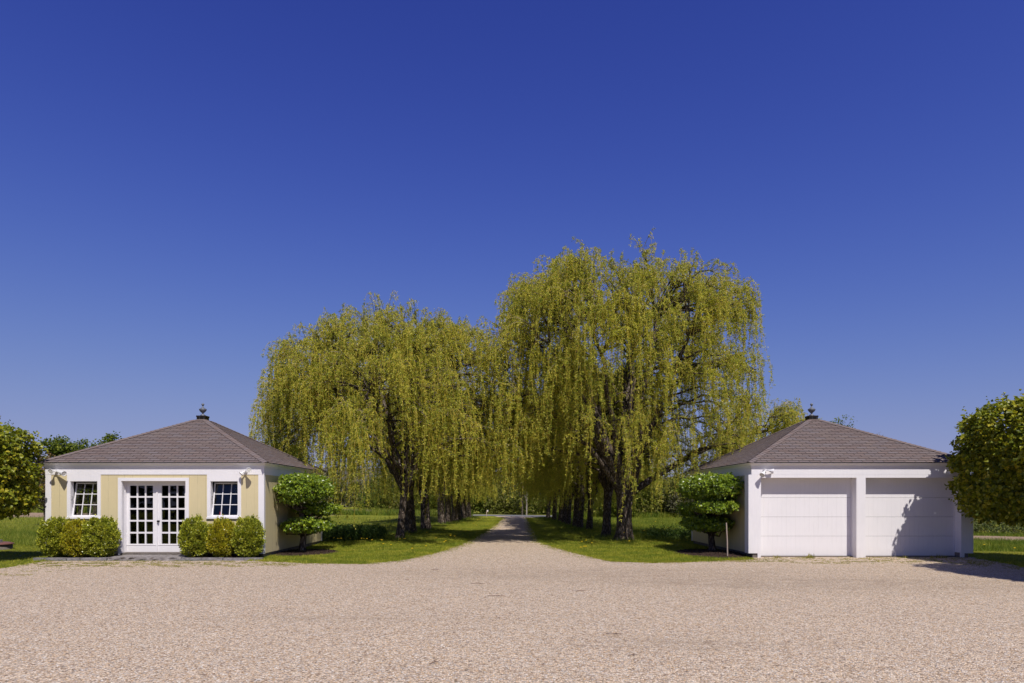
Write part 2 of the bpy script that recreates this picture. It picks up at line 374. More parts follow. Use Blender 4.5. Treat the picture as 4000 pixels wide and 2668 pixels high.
def tag(o, label=None, cat=None, group=None, kind=None):
    if label: o['label'] = label
    if cat: o['category'] = cat
    if group: o['group'] = group
    if kind: o['kind'] = kind
    return o
def empty(name, loc=(0, 0, 0), rz=0):
    o = bpy.data.objects.new(name, None); COL.objects.link(o); o.location = loc; o.rotation_euler = (0, 0, rz); o.empty_display_size = .2; return o
def copy_tree(o, parent=None):
    c = o.copy(); COL.objects.link(c)
    if parent is not None: c.parent = parent
    for ch in list(o.children): copy_tree(ch, c)
    return c
def unit(n):
    v = rng.normal(size=(n, 3)); return v / np.linalg.norm(v, axis=1, keepdims=True)
def in_poly(x, y, poly):
    c = np.zeros(len(x), bool); n = len(poly)
    for i in range(n):
        x1, y1 = poly[i]; x2, y2 = poly[(i + 1) % n]
        if y1 == y2: continue
        c ^= ((y1 > y) != (y2 > y)) & (x < (x2 - x1) * (y - y1) / (y2 - y1) + x1)
    return c
def sheet(name, poly, z, m, jag=0.0, step=.25):
    pts = []
    n = len(poly)
    for i in range(n):
        a, b = Vector(poly[i]), Vector(poly[(i + 1) % n]); L = (b - a).length; k = max(1, int(L / step)) if jag else 1
        nrm = Vector((-(b - a).y, (b - a).x)).normalized()
        for j in range(k):
            p = a.lerp(b, j / k)
            if jag: p = p + nrm * jag * (noise.noise(Vector((p.x * 1.1, p.y * 1.1, 3))) + .6 * noise.noise(Vector((p.x * 4.3, p.y * 4.3, 9))))
            pts.append((p.x, p.y, z))
    tr = tessellate_polygon([[Vector(p) for p in pts]])
    g = GM(); f = []
    for t in tr:
        a, b, c = (Vector(pts[k]) for k in t)
        f.append(tuple(t) if (b - a).cross(c - a).z > 0 else tuple(reversed(t)))
    g.add(pts, f); o = g.build(name, m); return o

# ------------------------------------------------------------------ setting: ground, gravel, fields, road, hills
g = GM(); g.add([(-1500, -60, -.004), (1500, -60, -.004), (1500, 1500, -.004), (-1500, 1500, -.004)], [(0, 1, 2, 3)])
tag(g.build('ground', M['ground']), kind='structure')
LEFT_EDGE = [(-12.6, 18.7), (-6.9, 18.78), (-5.2, 18.05), (-3.66, 17.75), (-2.87, 18.8), (-2.16, 21.5), (-1.62, 25.75), (-1.1, 34.7), (-.55, 48), (-.1, 62.6), (-1.0, 68.2)]
RIGHT_EDGE = [(3.6, 65.8), (2.15, 62.0), (1.95, 48), (1.63, 34.7), (1.5, 27), (1.85, 23.6), (2.15, 22.3), (2.48, 20.2), (2.98, 18.5), (3.9, 18.15), (5.0, 18.35), (6.0, 18.75), (7.1, 19.2)]
GR = [(-12.35, -8), (-12.35, 16.8)] + LEFT_EDGE + RIGHT_EDGE + [(7.12, 20.3), (13.3, 20.3), (13.7, 19.9), (13.3, 18.2), (12.9, 16.6), (12.9, -8)]
tag(sheet('gravel_drive', GR, 0.0, M['gravel'], .15, .10), kind='structure')
tag(sheet('ploughed_field', [(-150, 62), (-26, 64), (-5, 84), (-5, 95), (-26, 115), (-150, 118)], .004, M['soil'], .5, 1.0), kind='structure')
tag(sheet('bare_soil_strip', [(15.5, 30), (20.5, 27.3), (24, 24.6), (36, 17), (40, 19), (27, 28), (22.5, 31.3), (15.5, 34.2)], .004, M['soil'], .15, .4), kind='structure')
def strip(name, pts, w, z, m):
    L, Rt = [], []
    for i, p in enumerate(pts):
        a = Vector(pts[max(0, i - 1)]); b = Vector(pts[min(len(pts) - 1, i + 1)]); n = Vector((-(b - a).y, (b - a).x)).normalized() * w / 2
        L.append(tuple(Vector(p) + n)); Rt.append(tuple(Vector(p) - n))
    return sheet(name, Rt + L[::-1], z, m)
tag(strip('road', [(-140, 128), (-60, 100), (-20, 81), (-2, 72.4), (5, 68.2), (14, 66), (60, 66), (140, 70)], 5.6, .003, M['asphalt']), kind='structure')
g = GM(); v = []; f = []; n = 160
for i in range(n + 1):
    x = -900 + 1800 * i / n; h = 30 + 16 * noise.noise(Vector((x * .004, 1, 2))) + 6 * noise.noise(Vector((x * .02, 5, 2))) + 10 * math.exp(-((x + 190) / 120) ** 2)
    v += [(x, 640, -1), (x, 760, h * .75), (x, 860, h)]
for i in range(n):
    for k in range(2): a = i * 3 + k; f.append((a, a + 3, a + 4, a + 1))
g.add(v, f, 0, True); tag(g.build('hills', M['hill']), kind='structure')

# ------------------------------------------------------------------ buildings
HALF = 3.15; FY = 19.75; SIZE = 6.3
Z_WALL0, Z_FRIEZE0, Z_FRIEZE1, Z_CORN = .12, 2.401, 2.605, 2.742
OV = .115
PITCH = .508
def side_m(k):
    """local frame of wall k: 0 front, 1 right, 2 back, 3 left; x runs along the wall seen from outside, y inwards"""
    return [Matrix.Translation((0, 0, 0)), Matrix.Translation((HALF, HALF, 0)) @ Matrix.Rotation(R(90), 4, 'Z'),
            Matrix.Translation((0, SIZE, 0)) @ Matrix.Rotation(R(180), 4, 'Z'), Matrix.Translation((-HALF, HALF, 0)) @ Matrix.Rotation(R(-90), 4, 'Z')][k]

def clip_poly(poly, a, b, c):
    """keep a*x+b*y<=c"""
    out = []
    for i in range(len(poly)):
        p, q = poly[i], poly[(i + 1) % len(poly)]; dp, dq = a * p[0] + b * p[1] - c, a * q[0] + b * q[1] - c
        if dp <= 0: out.append(p)
        if (dp < 0 < dq) or (dq < 0 < dp):
            t = dp / (dp - dq); out.append((p[0] + t * (q[0] - p[0]), p[1] + t * (q[1] - p[1])))
    return out
def roof(root, seed):
    rs = random.Random(seed); base = HALF + OV + .025; z0 = Z_CORN + .004; rise = PITCH * base; sl = math.hypot(base, rise); zt = z0 + rise
    ctr = (0, HALF)
    g = GM()   # felt pyramid and drip edge
    c = [(-base, -base), (base, -base), (base, base), (-base, base)]
    g.add([(x, y + HALF, z0) for x, y in c] + [(0, HALF, zt)], [(0, 1, 4), (1, 2, 4), (2, 3, 4), (3, 0, 4), (3, 2, 1, 0)], 1)
    expo, tabw = .127, .305
    rows = int(sl / expo) + 1
    for k in range(4):
        rot = Matrix.Translation((0, HALF, 0)) @ Matrix.Rotation(R(90) * k, 4, 'Z')
        for r in range(rows):
            s0, s1 = r * expo - .004, (r + 1) * expo - .006
            off = rs.choice([0, .33, .66]) * 0 + ((r * .5) % 1.0) * tabw + rs.uniform(-.012, .012)
            w = base * (1 - max(0, r * expo) / sl)
            i0 = int(-w / tabw) - 2
            for i in range(i0, -i0 + 2):
                x0 = i * tabw + off + .006; x1 = x0 + tabw - .013
                pl = [(x0, s0), (x1, s0), (x1, s1), (x0, s1)]
                pl = clip_poly(pl, sl / base, 1, sl); pl = clip_poly(pl, -sl / base, 1, sl) if len(pl) > 2 else pl
                pl = clip_poly(pl, 0, 1, sl - .14) if len(pl) > 2 else pl
                if len(pl) < 3: continue
                jz = rs.uniform(0, .002)
                top = []
                for x, s_ in pl:
                    t = (s_ - s0) / (s1 - s0); off_n = .012 * (1 - t) + .0035 + jz
                    yy = -base + s_ * base / sl - off_n * rise / sl * 0; zz = z0 + s_ * rise / sl + off_n
                    top.append(tuple(rot @ Vector((x, yy, zz))))
                n = len(top); low = [(p[0], p[1], p[2] - .006) for p in top]
                fc = [tuple(range(n))] + [(i2, n + i2, n + (i2 + 1) % n, (i2 + 1) % n) for i2 in range(n)]
                g.add(top + low, [fc[0]], 0); g.add(top + low, fc[1:], 1)
    rf = g.build('roof', [M['shingle'], M['felt']], root)
    hl = math.sqrt(2 * base * base + rise * rise); m_ = int((hl - .22) / .14)
    for k in range(4):
        rot = Matrix.Translation((0, HALF, 0)) @ Matrix.Rotation(R(90) * k, 4, 'Z')
        g = GM(); A = Vector((-base, -base, z0)); B = Vector((0, 0, zt)); d = (B - A).normalized()
        n1 = Vector((0, -rise, base)).normalized(); n2 = Vector((-rise, 0, base)).normalized()
        s1_ = d.cross(n1).normalized(); s2_ = n2.cross(d).normalized(); up = (n1 + n2).normalized()
        if s1_.x < 0: s1_ = -s1_
        if s2_.y < 0: s2_ = -s2_
        for j in range(m_):
            p0 = A + d * (j * .14 - .01); p1 = A + d * min(hl, (j + 1) * .14 + .03); l0, l1 = .034, .022; wd = .125
            P = [p0 + up * l0, p0 + s1_ * wd + n1 * (l0 - .006), p0 + s2_ * wd + n2 * (l0 - .006), p1 + up * l1, p1 + s1_ * wd + n1 * (l1 - .006), p1 + s2_ * wd + n2 * (l1 - .006)]
            P = [tuple(rot @ p) for p in P] + [tuple(rot @ (p - up * .009)) for p in P[:3]]
            g.add(P, [(0, 1, 4, 3), (2, 0, 3, 5), (0, 6, 7, 1), (2, 8, 6, 0)], 0)
        g.build('hip_cap', M['shingle'], rf)
    g = GM(); hb = .145; zb0, zb1 = zt - PITCH * .20, wz(1623, FY + HALF - .15)
    g.box(-hb, hb, HALF - hb, HALF + hb, zb0, zb1 - .05); g.box(-hb - .012, hb + .012, HALF - hb - .012, HALF + hb + .012, zb1 - .05, zb1)
    for x_ in (-.05, .095): g.box(x_, x_ + .012, HALF - hb - .004, HALF - hb, zb0, zb1 - .05, 1)
    g.box(-.055, -.04, HALF - hb - .017, HALF - hb - .012, zb1 - .04, zb1 - .025, 1)
    g.build('ridge_box', [M['bronze'], M['copper_steel']], rf)
    g = GM(); T = Matrix.Translation((0, HALF, zb1))
    pr = [(.0, 0), (.085, 0), (.085, .022), (.055, .048), (.05, .052), (.03, .07), (.022, .09), (.03, .10), (.062, .125), (.095, .165), (.115, .205), (.118, .225), (.112, .232), (.085, .25), (.045, .275), (.022, .305), (.016, .335), (.02, .345)]
    g.lathe(pr, 24, 0, T, .045)
    sp = [(.046 * math.sin(a), .385 - .046 * math.cos(a)) for a in np.linspace(.25, math.pi, 9)]
    g.lathe(sp, 16, 0, T); g.build('finial', M['lead'], rf)
    return rf
def trim(root):
    g = GM()
    g.rings([(-.02, Z_FRIEZE0), (.014, Z_FRIEZE0), (.014, Z_FRIEZE1 + .02)], HALF, 0, HALF); g.build('frieze', M['white'], root)
    g = GM()
    g.rings([(.014, Z_FRIEZE1 - .004), (.026, Z_FRIEZE1 - .004), (.026, Z_FRIEZE1 + .012), (.034, Z_FRIEZE1 + .018), (.036, Z_FRIEZE1 + .04), (.05, Z_FRIEZE1 + .066), (.078, Z_FRIEZE1 + .09), (.098, Z_FRIEZE1 + .105), (.104, Z_FRIEZE1 + .118), (OV, Z_FRIEZE1 + .12), (OV, Z_CORN), (-.1, Z_CORN)], HALF, 0, HALF)
    g.build('cornice', M['white'], root)
def foundation(root, zt=.12):
    g = GM(); i = .05
    for k in range(4):
        g.grid_wall(-HALF + i, HALF - i, -.15, zt + .02, [], .2, side_m(k) @ Matrix.Translation((0, i + .002 * (k % 2), 0)))
    g.build('foundation', M['found'], root)
def corner_board(root, k, wide=.155, thin=.10):
    """k: 0 front-left, 1 front-right, 2 back-right, 3 back-left"""
    g = GM(); sx = -1 if k in (0, 3) else 1; sy = -1 if k in (0, 1) else 1; cx, cy = sx * HALF, HALF + sy * HALF; t = .011
    xa, xb = sorted((cx + sx * t, cx - sx * wide)); ya, yb = sorted((cy + sy * t, cy)); g.box(xa, xb, ya, yb, Z_WALL0 - .012, Z_FRIEZE0)
    xa, xb = sorted((cx + sx * t, cx)); ya, yb = sorted((cy, cy - sy * thin)); g.box(xa, xb, ya, yb, Z_WALL0 - .012, Z_FRIEZE0)
    g.build('corner_board', M['white'], root)

def hopper_window(root, mtx, x0, x1, z0, z1, name='window', head=True, tilt=11):
    """casing flush round the opening, a nine pane sash hinged at the bottom and tipped inwards"""
    w = empty(name); w.parent = root
    g = GM(); c = .098; t = .016
    g.grid_wall(x0 - c, x1 + c, z0 - .045, Z_FRIEZE0 - .001 if head else z1 + .1, [(x0, x1, z0, z1)], t - .001, mtx @ Matrix.Translation((0, -t, 0)))
    g.box(x0 - c - .008, x1 + c + .008, -.045, 0, z0 - .062, z0 - .018, 0, mtx)   # sill
    for xa, xb in ((x0 + .0005, x0 + .0055), (x1 - .0055, x1 - .0005)): g.box(xa, xb, -.001, .139, z0, z1, 0, mtx)
    g.box(x0, x1, -.001, .139, z1 - .005, z1 - .0005, 0, mtx); g.box(x0, x1, -.001, .139, z0 + .0005, z0 + .006, 0, mtx)
    g.build('frame', M['white'], w)
    g = GM(); W = x1 - x0 - .012; Hh = z1 - z0 - .02; fr = .036; mu = .019
    cw = (W - 2 * fr - 2 * mu) / 3; ch = (Hh - 2 * fr - 2 * mu) / 3; holes = []
    for i in range(3):
        for j in range(3): holes.append((fr + i * (cw + mu), fr + i * (cw + mu) + cw, fr + j * (ch + mu), fr + j * (ch + mu) + ch))
    T = mtx @ Matrix.Translation((x0 + .006, .055, z0 + .008)) @ Matrix.Rotation(R(-tilt), 4, 'X')
    g.grid_wall(0, W, 0, Hh, holes, .032, T); sash = g.build('sash', M['white'], w)
    g = GM(); g.add([tuple(T @ Vector(p)) for p in ((fr, .016, fr), (W - fr, .016, fr), (W - fr, .016, Hh - fr), (fr, .016, Hh - fr))], [(0, 1, 2, 3)])
    g.build('pane', M['glass'], sash)
    g = GM(); g.box(x0 + .008, x0 + .045, .02, .05, z0 + .50, z0 + .60, 0, mtx); g.box(x0 + .016, x0 + .036, .03, .048, z0 + .36, z0 + .50, 0, mtx)
    g.build('latch', M['latch'], w)
    return w

# ---- garden room on the left
LX = -10.095
room = empty('garden_room', (LX, FY, 0))
tag(room, 'pale yellow garden room with white french doors and pyramid shingle roof', 'outbuilding')
def lx(px): return (px - CX) / FPX * FY - LX
def fz(py): return wz(py, FY)
WIN = [(lx(275.5), lx(381), fz(2018), fz(1880)), (lx(822.5), lx(929), fz(2018), fz(1880))]
DOOR = (lx(475), lx(726), .0, fz(1879))
g = GM()
g.grid_wall(-HALF, HALF, Z_WALL0, 2.62, [WIN[0], WIN[1], (DOOR[0], DOOR[1], Z_WALL0, DOOR[3])], .14, side_m(0), 0, 1)
WS = (.95 + .0, 1.85, .98, 2.02)          # right wall window, local x along the wall measured from its middle
g.grid_wall(-HALF + .14, HALF - .14, Z_WALL0, 2.62, [WS], .14, side_m(1), 0, 1)
WL = (.55, 1.95, .80, 2.05)
g.grid_wall(-HALF, HALF, Z_WALL0, 2.62, [], .14, side_m(2), 0, 1)
g.grid_wall(-HALF + .14, HALF - .14, Z_WALL0, 2.62, [WL], .14, side_m(3), 0, 1)
g.build('wall', [M['yellow_boards'], M['inside']], room)
g = GM(); g.box(-3.0, 3.0, .15, 6.15, .08, .11); g.box(-3.0, 3.0, .15, 6.15, 2.5, 2.55, 1); g.build('floor', [M['floor_wood'], M['inside']], room)
foundation(room); trim(room); roof(room, 3)
for k in range(4): corner_board(room, k)
for h in WIN: hopper_window(room, side_m(0), *h)
def fixed_window(root, mtx, x0, x1, z0, z1, nx=3, nz=3):
    w = empty('window'); w.parent = root
    g = GM(); g.grid_wall(x0 - .09, x1 + .09, z0 - .06, z1 + .09, [(x0, x1, z0, z1)], .016, mtx @ Matrix.Translation((0, -.017, 0))); g.build('frame', M['white'], w)
    fr, mu = .045, .022; W, Hh = x1 - x0, z1 - z0; cw = (W - 2 * fr - (nx - 1) * mu) / nx; ch = (Hh - 2 * fr - (nz - 1) * mu) / nz
    holes = [(fr + i * (cw + mu), fr + i * (cw + mu) + cw, fr + j * (ch + mu), fr + j * (ch + mu) + ch) for i in range(nx) for j in range(nz)]
    g = GM(); T = mtx @ Matrix.Translation((x0, .05, z0)); g.grid_wall(0, W, 0, Hh, holes, .03, T); s_ = g.build('sash', M['white'], w)
    g = GM(); g.add([tuple(T @ Vector(p)) for p in ((fr, .015, fr), (W - fr, .015, fr), (W - fr, .015, Hh - fr), (fr, .015, Hh - fr))], [(0, 1, 2, 3)]); g.build('pane', M['glass'], s_)
fixed_window(room, side_m(1), *WS)
fixed_window(room, side_m(3), *WL, 2, 1)
# french doors
fd = empty('french_door'); fd.parent = room
g = GM(); x0, x1, _, z1 = DOOR; c = .095
g.grid_wall(x0 - c, x1 + c, .02, z1 + c, [(x0, x1, -1, z1)], .024, side_m(0) @ Matrix.Translation((0, -.025, 0)))
g.box(x0 - .001, x0 + .03, .14, .20, .10, z1); g.box(x1 - .03, x1 + .001, .14, .20, .10, z1); g.box(x0, x1, .14, .20, z1 - .004, z1 + .05)
g.box(x0 + .0, x0 + .012, -.001, .14, .10, z1); g.build('frame', M['white'], fd)
LW = (x1 - x0) / 2 - .004; YD = .20; sc = FPX / (FY + YD)
zb = wz(2156, FY + YD); zt_ = z1 - .003
for side in (0, 1):
    xa = x0 + .002 if side == 0 else (x0 + x1) / 2 + .002
    st, mu = .124, .040; gw = (LW - 2 * st - 2 * mu) / 3; holes = []
    for i in range(3):
        for j in range(5):
            zz1 = wz(1897 + 46.8 * j, FY + YD); zz0 = wz(1938 + 46.6 * j, FY + YD); holes.append((st + i * (gw + mu), st + i * (gw + mu) + gw, zz0, zz1))
    T = Matrix.Translation((xa, YD, 0)); g = GM(); g.grid_wall(0, LW, zb, zt_, holes, .045, T)
    g.box(xa + .02, xa + LW - .02, YD - .010, YD, wz(2129, FY + YD) - .004, wz(2129, FY + YD) + .008); leafo = g.build('door_leaf', M['white'], fd)
    g = GM(); g.add([(xa + st, YD + .02, holes[4][2]), (xa + LW - st, YD + .02, holes[4][2]), (xa + LW - st, YD + .02, holes[0][3]), (xa + st, YD + .02, holes[0][3])], [(0, 1, 2, 3)])
    g.build('pane', M['glass'], leafo)
    if side == 1:
        g = GM(); T = Matrix.Translation((xa + .045, YD, wz(2036, FY + YD))) @ Matrix.Rotation(R(90), 4, 'X')
        g.lathe([(.0, 0), (.03, 0), (.03, .008), (.012, .012), (.012, .035), (.028, .042), (.034, .06), (.026, .075), (0, .08)], 14, 0, T); g.build('knob', M['knob'], leafo)
g = GM(); xm = (x0 + x1) / 2; g.box(xm - .021, xm + .021, YD - .022, YD - .0005, zb, zt_ - .002); g.build('astragal', M['white'], fd)
g = GM(); g.box(x0 - .02, x1 + .02, -.03, .26, .045, zb - .004); g.build('threshold', M['found'], fd)
# red cloth strip seen inside the right window
g = GM(); xr = lx(828); g.add([(xr - .02, .5, .70), (xr + .10, .5, .70), (xr + .03, .5, 1.32), (xr + .015, .5, 1.32), (xr - .02, .54, .70), (xr + .10, .54, .70), (xr + .03, .54, 1.32), (xr + .015, .54, 1.32)],
    [(0, 1, 2, 3), (5, 4, 7, 6), (1, 5, 6, 2), (4, 0, 3, 7), (3, 2, 6, 7), (4, 5, 1, 0)])
o = g.build('red_cloth', M['red']); o.location = (LX, FY, 0); tag(o, 'red cloth strip hanging inside the right window of the yellow room', 'cloth')
g = GM(); g.box(-.4, .4, -.03, .03, 0, .06); g.box(-.38, -.32, -.03, .03, .06, .70); g.box(.32, .38, -.03, .03, .06, .70); g.box(-.42, .42, -.25, .25, .70, .74)
o = g.build('table', M['inside']); o.location = (LX + WIN[1][0] + .45, FY + .75, .11); tag(o, 'dark table inside the yellow room behind its right window', 'table')

# ---- two car garage on the right
GX = 10.325
gar = empty('garage', (GX, FY, 0))
tag(gar, 'white fronted garage with two panelled doors, pale yellow sides and pyramid roof', 'garage')
def gx(px): return (px - CX) / FPX * FY - GX
O1 = (gx(2972), gx(3345)); O2 = (gx(3381), gx(3754)); ZH = fz(1866)
g = GM()
g.grid_wall(-HALF - .012, HALF + .012, .0, Z_FRIEZE0, [(O1[0], O1[1], -.1, ZH), (O2[0], O2[1], -.1, ZH), (-HALF - .1, gx(2959), -.1, .125), (gx(3767), HALF + .1, -.1, .125)], .31, Matrix.Translation((0, -.012, 0)))
g.build('door_surround', M['white'], gar)
g = GM(); WG = (-1.75, -.95, 1.0, 2.05)
g.grid_wall(-HALF + .3, HALF, Z_WALL0, 2.62, [], .14, side_m(1), 0, 1)
g.grid_wall(-HALF + .14, HALF - .14, Z_WALL0, 2.62, [], .14, side_m(2), 0, 1)
g.grid_wall(-HALF, HALF - .3, Z_WALL0, 2.62, [WG], .14, side_m(3), 0, 1)
g.build('wall', [M['yellow_boards'], M['inside']], gar)
g = GM(); g.box(-3.0, 3.0, .32, 6.15, .0, .02); g.box(-3.0, 3.0, .32, 6.15, 2.5, 2.55, 1); g.build('floor', [M['found'], M['inside']], gar)
g = GM(); g.box(O1[0] - .02, O1[1] + .02, .20, .40, -.02, .028); g.box(O2[0] - .02, O2[1] + .02, .20, .40, -.02, .028); g.build('sill', M['found'], gar)
g = GM()
for k in (1, 2, 3): g.grid_wall(-HALF + .05, HALF - .05, -.15, .14, [], .2, side_m(k) @ Matrix.Translation((0, .05 + .002 * (k % 2), 0)))
g.box(-HALF + .03, -HALF + .17, .02, .3, -.1, .118); g.box(HALF - .17, HALF - .03, .02, .3, -.1, .118)
g.build('foundation', M['found'], gar)
trim(gar); roof(gar, 9); corner_board(gar, 2); corner_board(gar, 3)
for xa_, xb_ in ((-HALF - .0115, -HALF - .0005), (HALF + .0005, HALF + .0115)):
    g = GM(); g.box(xa_, xb_, .299, .36, Z_WALL0 - .012, Z_FRIEZE0); g.build('corner_board', M['white'], gar)
fixed_window(gar, side_m(3), *WG)
for (xa, xb) in (O1, O2):
    d = empty('garage_door'); d.parent = gar; yd = .30
    zs = [.030] + [wz(y, FY + yd) for y in (2094, 2019, 1944)] + [ZH + .06]
    for k in range(4):
        g = GM(); g.box(xa - .04, xb + .04, yd - .002 * (k % 2), yd + .04, zs[k] + .003, zs[k + 1] - .003); g.build('door_panel', M['white_boards'], d)
    g = GM()
    for x_ in (xa, xb - .022): g.box(x_, x_ + .022, yd - .03, yd - .004, .03, ZH - .001)
    g.box(xa, xb, yd - .03, yd - .004, ZH - .022, ZH - .001); g.build('door_stop', M['white'], d)

# ---- twin floodlights
def floodlight(px, py, heads, label):
    x0, z0 = wx(px, FY), wz(py, FY); r = empty('floodlight', (x0, FY - .014, z0)); tag(r, label, 'floodlight', 'twin floodlights under the eaves')
    g = GM(); g.box(-.045, .045, -.035, 0, -.03, .03); g.box(-.03, .03, -.075, -.035, -.035, .035); g.build('bracket', M['lamp_white'], r)
    for (bx, by, mx_, my_, dy) in heads:
        b = Vector((wx(bx, FY) - x0, -.09, wz(by, FY) - z0)); m_ = Vector((wx(mx_, FY) - x0, -.09 - dy, wz(my_, FY) - z0))
        # pull the mouth onto its sight line
        Ym = FY - .014 + m_.y; m_.x = wx(mx_, Ym) - x0; m_.z = wz(my_, Ym) - z0
        d = (m_ - b); L = d.length; q = d.to_track_quat('Z', 'Y').to_matrix().to_4x4(); T = Matrix.Translation(b) @ q
        g = GM(); g.lathe([(0, -.01), (.018, -.01), (.02, .02), (.03, .05), (.074, L - .012), (.078, L), (.066, L), (.064, L - .014)], 18, 0, T)
        c = Vector((0, -.055, 0)); g.tubes([[tuple(c), tuple((c + b) / 2), tuple(b)]], [[.013, .013, .013]], 8)
        h = g.build('lamp_head', M['lamp_white'], r)
        g = GM(); g.lathe([(.064, L - .014), (.04, L - .010), (0, L - .008)], 16, 0, T); g.build('bulb', M['lens'], h)
floodlight(224, 1840, [(217, 1840, 196, 1842, .12), (230, 1841, 250, 1850, .13)], 'white twin floodlight at the left corner of the yellow room')
floodlight(962, 1842, [(966, 1840, 972, 1837, .16), (957, 1843, 941, 1852, .04)], 'white twin floodlight above right of the yellow room window')
floodlight(2986, 1838, [(2982, 1841, 2977, 1856, .10), (2994, 1838, 3021, 1841, .03)], 'white twin floodlight over the left corner of the garage')
floodlight(3741, 1838, [(3735, 1838, 3712, 1842, .05), (3746, 1840, 3752, 1854, .10)], 'white floodlight at the garage right corner behind leaves')

# ---- granite step and edging
def rough_block(name, x0, x1, y0, y1, z0, z1, m, jag=.012, seed=0, cells=.09):
    nx, ny, nz = max(2, int((x1 - x0) / cells)), max(2, int((y1 - y0) / cells)), 3; rs = np.random.default_rng(seed); g = GM()
    def disp(p):
        v = noise.noise_vector(Vector(p) * 7 + Vector((seed, 0, 0))) * jag * 1.6 + noise.noise_vector(Vector(p) * 23 + Vector((0, seed, 0))) * jag
        fr = 1.0 if p[1] <= y0 + 1e-6 else .35; return (p[0] + v.x * .5, p[1] + v.y * fr * 1.2, p[2] + v.z * .35)
    def face(o, a, b, na, nb):
        V = []; Fc = []
        for i in range(na + 1):
            for j in range(nb + 1):
                p = [o[k] + a[k] * i / na + b[k] * j / nb for k in range(3)]; V.append(disp(p))
        for i in range(na):
            for j in range(nb): q = i * (nb + 1) + j; Fc.append((q, q + nb + 1, q + nb + 2, q + 1))
        g.add(V, Fc, 0, False)
    dx, dy, dz = x1 - x0, y1 - y0, z1 - z0
    face((x0, y0, z0), (dx, 0, 0), (0, 0, dz), nx, nz); face((x0, y0, z1), (dx, 0, 0), (0, dy, 0), nx, ny)
    face((x0, y1, z0), (0, -dy, 0), (0, 0, dz), ny, nz); face((x1, y0, z0), (0, dy, 0), (0, 0, dz), ny, nz); face((x1, y1, z0), (-dx, 0, 0), (0, 0, dz), nx, nz)
    return g.build(name, m)
o = rough_block('stone_step', wx(416, 18.75), wx(703, 18.75), 18.78, 19.70, -.05, .088, M['slab'], .022, 3, .07)
tag(o, 'wide rough grey granite step below the french doors', 'step')
EY = 18.77
for k, (a, b) in enumerate([(128, 174), (175, 259), (260, 312), (313, 415)]):
    o = rough_block('edging_stone', wx(a, EY) + .006, wx(b, EY) - .006, EY, EY + .13, -.05, .072 + .003 * (k % 2), M['granite'], .006, 20 + k, .06)
    tag(o, ['short granite edging block at the far left end beside the lawn', 'second granite edging block from the left lawn', 'short granite block third from the left lawn under the left boxwoods',
            'long granite edging block touching the left end of the stone step'][k], 'edging stone', 'granite edging in front of the boxwoods')
for k, (a, b) in enumerate([(705, 785), (786, 869), (871, 952), (953, 1023)]):
    o = rough_block('edging_stone', wx(a, EY) + .006, wx(b, EY) - .006, EY, EY + .13, -.05, .072 + .003 * (k % 2), M['granite'], .006, 40 + k, .06)
    tag(o, ['granite edging block touching the right end of the stone step', 'second granite edging block right of the stone step', 'third granite edging block right of the stone step',
            'granite edging block at the building corner beside the right lawn'][k], 'edging stone', 'granite edging in front of the boxwoods')
# mulch beds
def mulch(name, cx, cy, rx, ry, h, rect=None):
    g = GM(); v = []; f = []; n, m_ = 40, 6
    for i in range(m_ + 1):
        for k in range(n):
            a = 2 * math.pi * k / n; t = i / m_; j = 1 + .08 * noise.noise(Vector((math.cos(a) * 2, math.sin(a) * 2, cx)))
            x, y = cx + rx * t * j * math.cos(a), cy + ry * t * j * math.sin(a)
            v.append((x, y, .006 + h * (1 - t * t) + .02 * (1 - t) * noise.noise(Vector((x * 9, y * 9, 0)))))
    for i in range(m_):
        for k in range(n): f.append((i * n + k, (i + 1) * n + k, (i + 1) * n + (k + 1) % n, i * n + (k + 1) % n))
    g.add(v, f, 0, True)
    P = np.stack([cx + rx * .95 * rng.uniform(-1, 1, 1200), cy + ry * .95 * rng.uniform(-1, 1, 1200), np.zeros(1200)], 1)
    r2 = ((P[:, 0] - cx) / rx) ** 2 + ((P[:, 1] - cy) / ry) ** 2; P = P[r2 < .95]; r2 = r2[r2 < .95]; P[:, 2] = .012 + h * (1 - r2)
    d = unit(len(P)); d[:, 2] = abs(d[:, 2]) * .4; g.leaves(P, d, rng.uniform(.02, .055, len(P)), .22, 0)
    return tag(g.build(name, M['mulch']), kind='structure')
mulch('mulch_bed', -6.3, 21.6, 1.0, 1.35, .05)
mulch('mulch_bed', 6.55, 21.3, 1.15, 1.7, .06)
g = GM()
for (a, b) in ((-12.7, wx(415, 18.9)), (wx(705, 18.9), -6.98)):
    nx = 60; V = []; Fc = []
    for i in range(nx + 1):
        for j in range(7):
            x = a + (b - a) * i / nx; y = 18.9 + .9 * j / 6; V.append((x, y, .055 + .03 * noise.noise(Vector((x * 6, y * 6, 4)))))
    for i in range(nx):
        for j in range(6): q = i * 7 + j; Fc.append((q, q + 7, q + 8, q + 1))
    g.add(V, Fc, 0, True)
P = np.stack([rng.uniform(-12.7, -6.98, 2500), rng.uniform(18.9, 19.7, 2500), np.full(2500, .06)], 1); P = P[(P[:, 0] < wx(415, 19)) | (P[:, 0] > wx(705, 19))]
g.leaves(P, unit(len(P)) * [1, 1, .3], rng.uniform(.02, .05, len(P)), .22, 0)
tag(g.build('mulch_border', M['mulch']), kind='structure')

